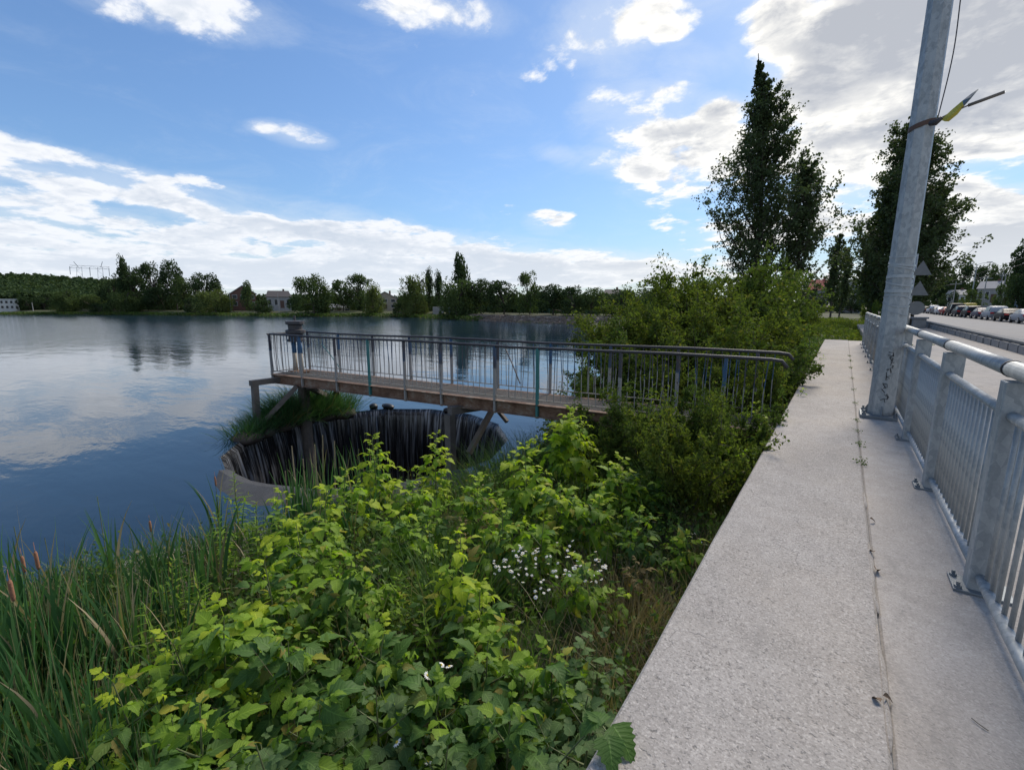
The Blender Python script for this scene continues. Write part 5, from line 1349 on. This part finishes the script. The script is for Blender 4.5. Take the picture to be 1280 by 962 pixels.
def sapling(px, py, ztip, H, label, nbr=4, lush=1., young=.35, size=1., lean=(0, 0), spread=.5, name='sapling', cat='sapling', mats=('leaf_young', 'leaf_mid', 'leaf_old'), seed=None, group='box elder saplings on the bank', node=.085):
    """a shoot whose tip shows at this picture point and height; opposite pairs of compound leaves"""
    rr_ = random.Random(seed if seed is not None else int(px*13+py)); tip = at(px, py, ztip)
    base = Vector((tip.x-lean[0], tip.y-lean[1], ztip-H)); zg = float(height(base.x, base.y)); base.z = min(base.z, zg+.02) if base.z > zg else base.z
    base.z = zg-.03; H = ztip-base.z
    T = empty(name, base); tag(T, label, cat, group)
    sm = MB(); nleaf = 0
    def shoot(p0, p1, r, bend, lv, s0, youngf):
        n = 7; pts = []
        for k in range(n+1):
            t = k/n; p = p0.lerp(p1, t)+bend*math.sin(PI*t)*.5; pts.append(p)
        sm.tube(pts, [r*(1-.75*k/n) for k in range(n+1)], 5, False)
        L = (p1-p0).length; nn = max(3, int(L/node)); rot0 = rr_.uniform(0, PI)
        for k in range(nn+1):
            t = s0+(1-s0)*k/nn; f = t*n; i = min(n-1, int(f)); p = pts[i].lerp(pts[i+1], f-i); d = (pts[i+1]-pts[i]).normalized()
            a = rot0+k*PI/2+rr_.uniform(-.3, .3); e1 = d.orthogonal().normalized(); e2 = d.cross(e1)
            tipness = (k/nn)
            if rr_.random() > lush: continue
            for s in (0, PI):
                o_ = e1*math.cos(a+s)+e2*math.sin(a+s); up = .15+.9*max(0, tipness-.55)*2
                dd = (o_+d*up+Vector((0, 0, .12))).normalized()
                sz = size*(1.05-.62*max(0, tipness-.45)/.55)*rr_.uniform(.62, 1.2)*(.8 if lv else 1)
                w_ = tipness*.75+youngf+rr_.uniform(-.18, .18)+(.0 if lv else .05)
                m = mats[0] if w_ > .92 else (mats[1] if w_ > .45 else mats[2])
                me = LEAF[m][rr_.randrange(len(LEAF[m]))]
                o = link('leaf', me, T, tuple(p-base), rotto(dd, rr_.uniform(-.35, .35)), sz)
    bend = Vector((rr_.uniform(-.12, .12), rr_.uniform(-.12, .12), 0))*H
    shoot(base, tip, .006+.005*H, bend, 0, .22, young)
    for b in range(nbr):
        t = .22+.55*(b+.5)/max(1, nbr); a = rr_.uniform(0, 2*PI) if nbr < 3 else b*2.4+rr_.uniform(-.5, .5)
        p0 = base.lerp(tip, t)+bend*math.sin(PI*t)*.5; L = H*spread*(1.05-t)*rr_.uniform(.8, 1.2)
        p1 = p0+Vector((math.cos(a)*L, math.sin(a)*L, L*rr_.uniform(.45, .85)))
        shoot(p0, p1, .006, Vector((0, 0, -.06*L)), 1, .2, young-.12)
    sm.V = [tuple(Vector(v)-base) for v in sm.V]; sm.build('stem', M['stem'], T, True)
    return T
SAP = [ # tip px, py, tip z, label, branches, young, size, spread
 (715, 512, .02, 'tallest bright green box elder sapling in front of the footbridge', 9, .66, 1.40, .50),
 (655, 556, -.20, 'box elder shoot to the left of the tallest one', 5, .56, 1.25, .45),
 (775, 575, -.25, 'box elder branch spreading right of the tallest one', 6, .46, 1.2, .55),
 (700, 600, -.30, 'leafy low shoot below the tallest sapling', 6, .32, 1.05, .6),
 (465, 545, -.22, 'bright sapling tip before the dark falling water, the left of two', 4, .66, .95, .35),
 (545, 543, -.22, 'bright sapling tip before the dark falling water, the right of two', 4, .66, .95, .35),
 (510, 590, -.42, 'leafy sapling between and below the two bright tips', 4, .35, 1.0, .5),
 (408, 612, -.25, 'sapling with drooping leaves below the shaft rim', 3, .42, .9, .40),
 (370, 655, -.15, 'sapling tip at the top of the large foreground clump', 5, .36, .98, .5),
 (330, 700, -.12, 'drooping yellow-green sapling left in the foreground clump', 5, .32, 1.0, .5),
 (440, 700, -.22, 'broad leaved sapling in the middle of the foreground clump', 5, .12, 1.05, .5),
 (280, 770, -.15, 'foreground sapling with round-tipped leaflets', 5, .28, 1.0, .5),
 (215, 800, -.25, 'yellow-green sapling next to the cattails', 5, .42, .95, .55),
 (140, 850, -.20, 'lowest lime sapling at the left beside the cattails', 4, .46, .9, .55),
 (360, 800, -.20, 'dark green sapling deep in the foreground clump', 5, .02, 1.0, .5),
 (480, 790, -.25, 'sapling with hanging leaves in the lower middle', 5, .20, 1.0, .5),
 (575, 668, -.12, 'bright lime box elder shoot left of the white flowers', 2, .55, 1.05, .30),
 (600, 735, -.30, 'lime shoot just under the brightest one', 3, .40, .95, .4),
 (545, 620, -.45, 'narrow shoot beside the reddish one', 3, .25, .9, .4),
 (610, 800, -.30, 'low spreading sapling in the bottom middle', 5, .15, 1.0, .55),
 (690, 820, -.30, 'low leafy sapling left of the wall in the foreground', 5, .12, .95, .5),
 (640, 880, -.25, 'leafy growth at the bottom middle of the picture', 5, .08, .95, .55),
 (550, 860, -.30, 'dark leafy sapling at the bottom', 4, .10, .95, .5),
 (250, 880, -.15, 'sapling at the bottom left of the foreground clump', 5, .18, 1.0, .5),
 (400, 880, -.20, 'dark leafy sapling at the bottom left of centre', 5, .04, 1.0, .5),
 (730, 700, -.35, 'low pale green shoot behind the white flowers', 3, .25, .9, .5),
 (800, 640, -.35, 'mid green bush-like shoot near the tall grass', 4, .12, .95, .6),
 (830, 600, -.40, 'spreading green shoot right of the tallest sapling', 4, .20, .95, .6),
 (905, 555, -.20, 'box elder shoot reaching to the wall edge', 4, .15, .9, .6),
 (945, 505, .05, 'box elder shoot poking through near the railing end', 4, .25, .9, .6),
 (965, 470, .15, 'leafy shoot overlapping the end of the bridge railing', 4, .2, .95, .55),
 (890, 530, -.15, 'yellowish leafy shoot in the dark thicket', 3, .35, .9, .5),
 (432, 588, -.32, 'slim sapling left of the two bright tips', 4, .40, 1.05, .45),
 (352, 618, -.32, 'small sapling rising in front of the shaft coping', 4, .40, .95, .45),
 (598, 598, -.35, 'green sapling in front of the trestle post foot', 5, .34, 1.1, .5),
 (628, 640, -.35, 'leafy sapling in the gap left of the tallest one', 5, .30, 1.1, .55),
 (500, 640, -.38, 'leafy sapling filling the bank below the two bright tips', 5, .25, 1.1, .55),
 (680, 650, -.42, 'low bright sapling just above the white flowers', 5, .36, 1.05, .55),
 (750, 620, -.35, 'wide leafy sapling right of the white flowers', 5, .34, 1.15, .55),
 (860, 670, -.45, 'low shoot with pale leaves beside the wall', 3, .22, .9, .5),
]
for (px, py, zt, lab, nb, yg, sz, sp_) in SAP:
    low_shade = min(1, max(0, (py-700)/160)); sapling(px, py, zt, 1.2, lab, nb, .95, yg-.16*low_shade, sz*1.25, spread=sp_)  # shade towards the frame bottom put into leaf choice: fewer young, more dark leaves
for (px, py, zt, lab) in ((610, 625, -.45, 'reddish young shoot in the gap left of the tallest sapling'), (795, 690, -.45, 'dry brownish shoot above the wall edge'), (575, 650, -.6, 'brown-tinged shoot low in the gap')):
    sapling(px, py, zt, 1., lab, 2, .9, .0, .9, spread=.35, mats=('red_leaf', 'red_leaf', 'red_leaf'), group='reddish shoots')
for (px, py, zt, lab) in ((745, 800, -.35, 'bramble with dull grey-green leaves near the wall'), (735, 870, -.3, 'bramble leaves low beside the wall'), (470, 860, -.25, 'bramble in the bottom left foreground'), (320, 930, -.2, 'bramble at the bottom edge left of centre'),
                          (740, 900, -.12, 'bramble shoot with large leaves hanging over the wall corner'), (560, 930, -.3, 'bramble at the bottom edge centre'), (820, 560, -.5, 'bramble tangle before the railing'), (770, 540, -.6, 'bramble under the footbridge end')):
    sapling(px, py, zt, 1., lab, 5, .85, .1, 1.0, spread=.6, mats=('bramble', 'bramble', 'bramble'), name='bramble', cat='bramble', group='brambles', node=.11)
# narrow-leaved tall weeds
for (px, py, zt, lab) in ((215, 700, -.55, 'narrow-leaved tall weed above the cattails'), (245, 720, -.5, 'narrow-leaved weed right of the grey slab'), (495, 660, -.5, 'narrow-leaved weed in the middle of the bank'), (500, 720, -.45, 'dark narrow-leaved weed left of the lime shoot'),
                          (320, 628, -.5, 'feathery weed near the shaft coping'), (292, 590, -.48, 'grassy weed rising at the shaft coping'), (345, 622, -.5, 'feathery weed right of the others at the coping'), (270, 640, -.55, 'narrow weed left below the coping'), (870, 560, -.35, 'narrow-leaved weed in the thicket'), (530, 760, -.4, 'narrow-leaved weed beside the hanging leaves'), (180, 760, -.45, 'narrow-leaved weed among the cattails')):
    sapling(px, py, zt, 1., lab, 3, 1., .2, 1.2, spread=.4, mats=('lance', 'lance', 'lance'), name='tall_weed', cat='weed', group='narrow-leaved weeds', node=.035)
# the single big leaf that hangs over the wall corner
T = empty('vine_shoot', at(752, 905, .03)); tag(T, 'leafy vine shoot with three big leaves lying over the wall corner', 'vine')
b0 = T.location.copy(); mb = MB()
tipv = at(768, 935, .03)-b0; mb.tube([Vector((-.25, .02, -.45)), Vector((-.05, 0, -.06)), Vector((0, 0, .0)), tipv*.5+Vector((0, 0, .01))], .003, 5); mb.build('stem', M['stem'], T)
BL_ = [simple_leaf(400+i, .125, .092, 'leaf_old', 14, True) for i in range(3)]
for i, (pt_, dr, s_) in enumerate((((752, 905), (-14, -30), .75), ((765, 905), (24, 34), 1.0), ((760, 918), (6, 44), .95), ((748, 895), (-22, 16), .7))):
    p = at(*pt_, .04); q2 = at(pt_[0]+dr[0], pt_[1]+dr[1], .035); link('leaf', BL_[i % 3], T, tuple(p-b0), rotto(q2-p, .1), s_)

# cattails at the left
def cattail_meshes(seed, H):
    r = np.random.default_rng(seed); n = 9; P = np.zeros((n, 3)); P[:, :2] = r.normal(size=(n, 2))*.025
    V, Fc = blades(P, r.uniform(.75, 1.1, n)*H, r.uniform(.022, .044, n), r.uniform(.02, .14, n), r.uniform(0, 2*PI, n), 7, r.uniform(.0, .6, n))
    dry = r.random(n) < .16; lf = make_mesh('blades', V, Fc, [M['reed'], M['reed_dry']], mi=np.repeat(dry, 7).astype(int)); st = MB(); st.tube([(0, 0, 0), (.02, .01, H*.5), (.03, .0, H*.98)], [.006, .005, .003], 5, False)
    hd = MB(); hd.lathe([(.002, 0), (.010, .008), (.0125, .03), (.0125, .13), (.009, .15), (.002, .155), (.0015, .23)], 8, (.03, 0, H*.86))
    return lf, make_mesh('stalk', st.V, st.F, M['stem']), make_mesh('seed_head', hd.V, hd.F, M['cattail'], True)
CT = [cattail_meshes(60+i, 1.25+.1*i) for i in range(5)]
def cattail(x, y, v, head, label, s=1., group='cattails at the water edge'):
    lf, st, hd = CT[v]; z = float(height(x, y)); T = empty('cattail', (x, y, max(z, WZ-.25)), random.uniform(0, 6), s); tag(T, label, 'cattail', group)
    link('blades', lf, T); link('stalk', st, T)
    if head: link('seed_head', hd, T)
random.seed(77)
heads = [(22, 700, -.25), (38, 695, -.22), (5, 735, -.2), (187, 650, -.35), (266, 598, -.6)]
hl = ['cattail with a brown head, second from the left picture edge', 'cattail with a brown head leaning right at the left edge', 'cattail with a brown head at the very left edge', 'cattail whose brown head stands alone against the water', 'cattail with a thin reddish head by the shaft']
for (px, py, zt), lab in zip(heads, hl):
    p = at(px, py, zt); zg = float(height(p.x, p.y)); v = random.randrange(5); Hh = 1.25+.1*v
    s = (zt-max(zg, WZ-.25))/(Hh*.95); cattail(p.x, p.y, v, True, lab, s)
same = 'headless cattail in the dense stand at the left water edge'
for k in range(88):
    px = random.uniform(-60, 240); py = random.uniform(690, 960)-max(0, px)*.05; zt = random.uniform(-.55, -.15)-max(0, (px-120))*.001
    p = at(px, py, zt); zg = max(float(height(p.x, p.y)), WZ-.25)
    if zg < WZ-.24 and random.random() < .4: continue
    v = random.randrange(5); cattail(p.x, p.y, v, False, same, max(.4, (zt-zg)/(1.25+.1*v)), 'headless cattails in the stand')
tall = ['tall reed-like cattail standing against the water, %s' % t for t in ('leftmost of the tall ones', 'second of the tall ones', 'third of the tall ones', 'beside the lone brown head', 'just left of the grey slab', 'right above the grey slab', 'nearest the shaft', 'with bent leaves at the picture edge', 'behind the brown heads', 'in the gap between the heads and the slab')]
for k, (px, py) in enumerate(((12, 655), (60, 668), (122, 618), (165, 650), (205, 640), (238, 650), (262, 628), (-20, 640), (92, 690), (142, 680))):
    zt = -.32; p = at(px, py, zt); zg = max(float(height(p.x, p.y)), WZ-.25); v = k % 5; cattail(p.x, p.y, v, False, tall[k], (zt-zg)/(1.25+.1*v), 'tall cattails against the water')
for k, (px, py, zt) in enumerate(((272, 640, -.8), (292, 632, -.85), (312, 640, -.8), (330, 645, -.85), (350, 650, -.8), (262, 660, -.8))):
    p = at(px, py, zt); zg = float(height(p.x, p.y)); cattail(p.x, p.y, k % 5, False, ['short cattail at the left end of the coping', 'short cattail before the coping, second from the left', 'short cattail before the coping, third from the left', 'short cattail before the coping, fourth from the left', 'short cattail at the right end of the coping', 'short cattail between slab and coping'][k], max(.45, (zt-zg)/(1.25+.1*(k % 5))), 'short cattails before the coping')
for k in range(26):
    px = random.uniform(345, 480); py = random.uniform(535, 630); zt = -.36-random.random()*.3; p = at(px, py, zt); zg = max(float(height(p.x, p.y)), WZ-.05)
    if (p.xy-SHAFT).length < SR+.1: p.xy = SHAFT+(p.xy-SHAFT).normalized()*(SR+.25)
    v = random.randrange(5); cattail(p.x, p.y, v, False, 'grey-green cattail in the clump in front of the falling water', max(.4, (zt-zg)/(1.25+.1*v)), 'cattails in front of the falling water')
# dead stalks standing in front of the shaft
for k, (px, py) in enumerate(((368, 545), (378, 570), (392, 560), (352, 575), (415, 545), (420, 530))):
    p = at(px, py, -.55); p.xy = SHAFT+(p.xy-SHAFT).normalized()*max((p.xy-SHAFT).length, SR+.2) if (p.xy-SHAFT).length < SR+.2 else p.xy
    mb = MB(); H = .9+.1*(k % 3); mb.tube([(0, 0, 0), (.02*(k-2), .01, H*.6), (.03*(k-2), .02, H)], [.012, .012, .007], 6); tag(mb.build('dead_reed', M['reed_dry'], None, loc=(p.x, p.y, WZ-.05)), ['tallest pale dead reed stalk at the left of the shaft mouth', 'pale dead reed right beside the tallest one', 'third pale dead reed from the left before the shaft', 'leftmost short pale dead reed', 'pale dead reed before the middle of the falling water', 'rightmost pale dead reed near the sapling tip'][k], 'reed', 'dead reed stalks')

X = rng.uniform(-7.0, -4.2, 2600); Y = rng.uniform(-1.6, 3.0, 2600); X = X[:900]; Y = Y[:900]; s_ = sdist(X, Y); k_ = s_ > -.1; X, Y = X[k_], Y[k_]; n = len(X)
V, Fc = blades(np.stack([X, Y, np.maximum(height(X, Y), WZ)], -1), rng.uniform(.3, .75, n), rng.uniform(.006, .012, n), rng.uniform(.2, 1.3, n), rng.uniform(0, 2*PI, n), 5, .8)
tag(link('reed_litter', make_mesh('reed_litter', V, Fc, M['reed_dry'])), 'bent and fallen dead reed blades among the cattails', 'reeds', kind='stuff')
# big sedge tuft on the shaft rim under the bridge end
def tuft(name, c, n, H, spread, mat, label, cat='sedge', wdt=.009, lean=.5, group=None, curl=.9):
    P = np.zeros((n, 3)); P[:, :2] = rng.normal(size=(n, 2))*spread; L = rng.uniform(.55, 1.1, n)*H; az = np.arctan2(P[:, 1], P[:, 0])+rng.normal(size=n)*.7
    ln = np.hypot(P[:, 0], P[:, 1])/spread*.22*lean/.5+rng.uniform(0, .2, n)
    V, Fc = blades(P, L, rng.uniform(.6, 1.2, n)*wdt, ln, az, 5, rng.uniform(.2, 1.1, n)*curl)
    o = link(name, make_mesh(name, V, Fc, mat), None, c); tag(o, label, cat, group); return o
for i, (deg, n, H, lab) in enumerate(((214, 260, .50, 'sedge tuft on the shaft rim at the foot of the trestle post'), (203, 500, .62, 'sedge tuft on the shaft rim, second from the left'), (191, 1100, .95, 'biggest sedge tuft on the rim under the end of the footbridge'), (180, 1200, 1.10, 'dense sedge tuft right of the biggest one on the rim'), (169, 900, 1.05, 'sedge tuft on the rim beside the falling water'), (159, 420, .8, 'rightmost small sedge tuft by the falling water'))):
    a = R(deg); tuft('sedge_tuft', (SHAFT.x+(SR+.0)*math.cos(a), SHAFT.y+(SR+.0)*math.sin(a), WZ+.02), n, H, .20, M['reed'], lab, wdt=.014, lean=.8, group='sedge tufts on the shaft rim', curl=1.3)
    lump('soil_clump', (SHAFT.x+(SR-.05)*math.cos(a), SHAFT.y+(SR-.05)*math.sin(a), WZ-.02), (.34, .34, .16), M['bark_dark'], 'dark root clump under sedge on the shaft rim, number %d from the left' % (i+1) if False else ['dark root clump at the foot of the trestle post', 'dark root clump second from the trestle post', 'dark root clump under the biggest sedge tuft', 'dark root clump right of the biggest tuft', 'dark root clump near the falling water', 'rightmost dark root clump on the rim'][i], 'root clump')
for px, py, z, n, H, sp_, mt, lab in ((645, 590, -1.3, 900, .8, .35, 'grass', 'grey-green grass tuft under the footbridge middle'), (690, 575, -1.2, 700, .75, .3, 'grass', 'grass tuft right under the footbridge'), (600, 620, -1.4, 700, .6, .3, 'grass', 'arching grass tuft beside the trestle post'),
                                      (840, 640, -.95, 500, .75, .12, 'grass', 'upright bright grass tuft among the weeds near the wall'), (815, 650, -1.0, 400, .6, .14, 'grass', 'fine grass tuft left of the upright one'), (560, 800, -1.2, 350, .8, .15, 'grass', 'grey arching grass in the lower middle'),
                                      (520, 740, -1.25, 300, .6, .16, 'grass', 'dark arching grass left of the lime shoot'), (790, 790, -.9, 500, .4, .2, 'dry_grass', 'dry brown grass against the wall'), (770, 740, -.95, 500, .45, .22, 'dry_grass', 'dry brown grass patch below the brown shoot'),
                                      (480, 650, -1.4, 400, .5, .2, 'grass', 'dark grass tuft right of the grey-green cattails')):
    p = at(px, py, z); zg = float(height(p.x, p.y)); tuft('grass_tuft', (p.x, p.y, zg), n, H, sp_, M[mt], lab, 'grass tuft', .007, group='grass tufts on the bank')

# white flowering fleabane
def flower_mesh():
    mb = MB(); n = 12
    for k in range(n):
        a = 2*PI*k/n; c, s = math.cos(a), math.sin(a); mb.add([(0, 0, 0), (c*.008-s*.003, s*.008+c*.003, .001), (c*.015, s*.015, -.001), (c*.008+s*.003, s*.008-c*.003, .001)], [(0, 1, 2, 3)])
    return make_mesh('flower', mb.V, mb.F, M['petal'])
FW = flower_mesh(); mbc = MB(); mbc.lathe([(.0045, 0), (.004, .0025), (.001, .004)], 8); FC = make_mesh('flower_centre', mbc.V, mbc.F, M['pistil'])
random.seed(9)
def fleabane(px, py, zt, nfl, label, spread=.07, s=1.):
    tip = at(px, py, zt); zg = float(height(tip.x, tip.y)); T = empty('fleabane', (tip.x, tip.y, zg)); tag(T, label, 'wildflower', 'white fleabane flowers')
    sm = MB(); top = Vector((0, 0, zt-zg))
    for k in range(nfl):
        q = top+Vector((random.gauss(0, spread), random.gauss(0, spread), random.uniform(-.06, .03))); f = Vector((0, 0, (zt-zg)*random.uniform(.6, .8)))
        sm.tube([f, f.lerp(q, .5)+Vector((0, 0, -.01)), q], [.0018, .0015, .001], 3, False)
        o = link('flower', FW, T, tuple(q), (random.uniform(-.6, .6), random.uniform(-.6, .6), random.uniform(0, 6)), random.uniform(.9, 1.3)*s); link('flower_centre', FC, o)
    sm.tube([(0, 0, 0), (0, 0, (zt-zg)*.8)], .0025, 4, False); sm.build('stem', M['stem'], T)
same = 'white fleabane in the dense patch right of the lime shoot'
for k, (px, py) in enumerate([(640, 690), (648, 697), (655, 688), (672, 687), (676, 693), (690, 700), (700, 712), (708, 715), (720, 703), (728, 708), (745, 706), (748, 712), (735, 722), (712, 688), (707, 677), (640, 712), (663, 710), (683, 722), (622, 700), (752, 700), (618, 705), (676, 735)]):
    fleabane(px, py, random.uniform(-.56, -.44), random.randint(3, 7), same, .035, .85)
for px, py, n, lab in ((848, 596, 5, 'white fleabane by the upright grass tuft'), (835, 580, 4, 'white fleabane left above the upright grass tuft'), (870, 665, 6, 'white fleabane close to the wall'), (518, 930, 2, 'single white daisy-like flower at the bottom edge'), (500, 942, 2, 'pale flower left of the daisy-like one'), (562, 835, 2, 'pair of small white flowers in the lower middle'),
                       (537, 838, 2, 'small white flower left of the pair'), (720, 868, 1, 'small pale flower near the wall foot')):
    fleabane(px, py, -.5, n, lab, .03, 1.3 if n < 3 else 1)

# undergrowth: what nobody could count ------------------------------------------
def bank_points(n, x0=-6.2, x1=-.56, y0=-1.5, y1=9.2, margin=.12):
    X = rng.uniform(x0, x1, n*2); Y = rng.uniform(y0, y1, n*2); s = sdist(X, Y); r_ = np.hypot(X-SHAFT.x, Y-SHAFT.y)
    k = (s > margin) & (r_ > SR+.95); X, Y = X[k][:n], Y[k][:n]; return X, Y, height(X, Y)
# herb layer in clumps
cx, cy, cz = bank_points(1500)
parts = []; lights = []
for i in range(len(cx)):
    k = rng.integers(30, 80); hh = rng.uniform(.18, .62); 
    if cy[i] < 2.5 and cx[i] > -1.6: hh *= .6
    if cx[i] > -.9: hh *= .55
    P = np.empty((k, 3)); rad = rng.uniform(.08, .2); P[:, 0] = cx[i]+rng.normal(size=k)*rad; P[:, 1] = cy[i]+rng.normal(size=k)*rad; P[:, 2] = cz[i]+rng.random(k)*hh
    P[:, 0] = np.minimum(P[:, 0], -.53-rng.random(k)*.05)
    v = leaf_cloud(P, rng.uniform(.03, .07, k)*rng.uniform(.7, 1.3), .3, rng.uniform(.25, .6)); (lights if rng.random() < .35 else parts).append(v)
V, Fc = join_np(parts); tag(link('undergrowth', make_mesh('undergrowth', V, Fc, M['herb'])), 'dense dark green low undergrowth covering the bank', 'undergrowth', kind='stuff')
V, Fc = join_np(lights); tag(link('low_weeds', make_mesh('low_weeds', V, Fc, M['herb_light'])), 'lighter green low weeds scattered over the bank', 'weeds', kind='stuff')
X, Y, Z = bank_points(22000); n = len(X); P = np.stack([X, Y, Z-.02], -1); clump = .5+.5*np.sin(X*3.1+1)*np.cos(Y*2.3)
V, Fc = blades(P, rng.uniform(.15, .48, n)*(.6+.5*clump), rng.uniform(.003, .008, n), rng.uniform(.0, .5, n), rng.uniform(0, 2*PI, n), 4, .7)
tag(link('bank_grass', make_mesh('bank_grass', V, Fc, M['grass'])), 'tangled green grass all over the bank', 'grass', kind='stuff')
X, Y, Z = bank_points(4200); n = len(X); P = np.stack([X, Y, Z-.02], -1)
V, Fc = blades(P, rng.uniform(.25, .8, n), rng.uniform(.002, .005, n), rng.uniform(.0, .9, n), rng.uniform(0, 2*PI, n), 4, .5); a = (V, Fc)
X = rng.uniform(-1.25, -.56, 5200); Y = rng.uniform(-.5, 6, 5200); n = len(X); P = np.stack([X, Y, height(X, Y)-.02], -1)
b = blades(P, rng.uniform(.15, .5, n), rng.uniform(.002, .004, n), rng.uniform(.0, 1.0, n), rng.uniform(0, 2*PI, n), 4, .6)
V, Fc = join_np([a, b]); tag(link('dry_grass', make_mesh('dry_grass', V, Fc, M['dry_grass'])), 'dry straw coloured grass stems through the undergrowth and along the wall', 'grass', kind='stuff')
# water-edge reeds and sedges along the shore
X = rng.uniform(-7.2, -5.2, 9000); Y = rng.uniform(-2, 3.6, 9000); s = sdist(X, Y); r_ = np.hypot(X-SHAFT.x, Y-SHAFT.y); k = (s > -.30) & (s < .8) & (r_ > SR+1.0); X, Y = X[k], Y[k]; n = len(X)
P = np.stack([X, Y, np.maximum(height(X, Y), WZ-.1)], -1); V, Fc = blades(P, rng.uniform(.25, .62, n), rng.uniform(.005, .010, n), rng.uniform(0, .5, n), rng.uniform(0, 2*PI, n), 5, .8)
tag(link('shore_sedge', make_mesh('shore_sedge', V, Fc, M['reed'])), 'fringe of green sedge along the near waterline', 'sedge', kind='stuff')
# lush weeds on the mound past the end of the wall and beside the far wall
X = rng.uniform(-16, 3.6, 9000); Y = rng.uniform(23.3, 60, 9000); s = sdist(X, Y); k = s > .5; X, Y = X[k], Y[k]; n = len(X); Z = height(X, Y)
P = np.stack([X, Y, Z], -1); q = []
for j in range(7):
    pp = P+rng.normal(size=(n, 3))*np.array([.25, .25, .0]); pp[:, 2] = Z+rng.random(n)*(.25+.35*(.5+.5*np.sin(X*1.3+2)*np.cos(Y*.9))); q.append(pp)
V, Fc = leaf_cloud(np.concatenate(q), rng.uniform(.10, .22, 7*n), .2, .5)
tag(link('mound_weeds', make_mesh('mound_weeds', V, Fc, M['shrub'])), 'weeds covering the grassy mound past the end of the wall', 'weeds', kind='stuff')
X = rng.uniform(-7.5, -.56, 9000); Y = rng.uniform(8, 24, 9000); s = sdist(X, Y); k = s > .1; X, Y = X[k], Y[k]; n = len(X); Z = height(X, Y)
q = []
for j in range(5):
    pp = np.stack([X, Y, Z], -1)+rng.normal(size=(n, 3))*np.array([.15, .15, 0]); pp[:, 2] = Z+rng.random(n)*.7; pp[:, 0] = np.minimum(pp[:, 0], -.53); q.append(pp)
V, Fc = leaf_cloud(np.concatenate(q), rng.uniform(.05, .11, 5*n), .2, .5)
tag(link('thicket_floor', make_mesh('thicket_floor', V, Fc, M['herb'])), 'low growth on the ground beneath the thicket', 'undergrowth', kind='stuff')
# hedge at the pavement end
far_tree(1083, 374, 16, 62, 'bush', 'shrub', 'yellow-green bush left of the lamp pole foot', group='bushes at the end of the wall')
far_tree(1096, 380, 18, 40, 'bush', 'shrub_b', 'dark green bush behind the lamp pole foot', group='bushes at the end of the wall')

# ------------------------------------------------------------------ small things on the concrete
def weed(px, py, s, label, seed):
    p = at(px, py, 0); rr_ = np.random.default_rng(seed); k = 46; P = rr_.normal(size=(k, 3))*np.array([.022, .05, .0])*s; P[:, 2] = rr_.random(k)*.035*s
    V, Fc = leaf_cloud(P, rr_.uniform(.012, .024, k)*s, 0, .6); o = link('weed', make_mesh('weed', V, Fc, M['herb']), None, (.277, p.y, -.01)); tag(o, label, 'weed', 'weeds in the concrete joint')
for i, (py, s, lab) in enumerate(((579, 1.2, 'biggest flat weed in the joint nearest the camera'), (556, 1.1, 'flat weed in the joint, second from the camera'), (540, .8, 'weed in the joint level with the pole foot'), (526, .9, 'small weed in the joint beside the pole base'), (505, .8, 'tiny weed in the joint before the pole'), (488, .9, 'tiny weed in the joint left of the pole'),
                                  (474, .9, 'weed in the joint halfway along the pole shadow'), (461, 1., 'weed in the farther joint'), (452, 1.1, 'farthest but one weed in the joint'), (446, 1.2, 'farthest weed in the joint'))):
    weed(1080, py, s, lab, i)
for i, (px, py, s, rz, lab) in enumerate(((1087, 650, 1., .4, 'small curled dead leaf on the joint'), (1092, 692, 1., 2., 'dead leaf fragment below the curled one'), (1094, 714, 1.4, 1.2, 'longer dead leaf on the joint edge'), (1103, 872, .9, .2, 'tiny dark twig on the nearest joint'), (1100, 880, 1., 2.2, 'tiny dead leaf beside the dark twig'))):
    p = at(px, py, 0.0); v, f, uv = leaflet(.045*s, .022*s, 500+i, .7, .9, False); o = link('dead_leaf', make_mesh('dead_leaf', v, f, M['dry_leaf'], True, uv), None, (p.x, p.y, .012), (.2, .1, rz)); tag(o, lab, 'dead leaf', 'dead leaves on the concrete')
for i, (px, py, L, a, lab) in enumerate(((1225, 905, .05, 2.4, 'small twig lying on the near strip'), (1195, 650, .10, .1, 'thin straw lying on the strip between the posts'))):
    p = at(px, py, -.01); mb = MB(); mb.tube([(-L/2, 0, .003), (0, L*.08, .004), (L/2, 0, .003)], .0018, 5); tag(mb.build('twig', M['wood'], None, loc=(p.x, p.y, -.012), rot=(0, 0, a)), lab, 'twig')
# shoots that hang over the wall edge
for px, py, lab in ((985, 515, 'leafy twig leaning on the wall edge before the railing end'), (1005, 487, 'leafy twig hanging over the wall edge, farther one'), (975, 541, 'small leafy twig over the wall edge, nearer one'), (1030, 446, 'leafy twig over the wall near the shrubs')):
    sapling(px, py, .10, .6, lab, 2, .8, .1, .8, lean=(.45, 0), spread=.3, group='twigs over the wall edge', name='overhanging_shoot', cat='shoot')
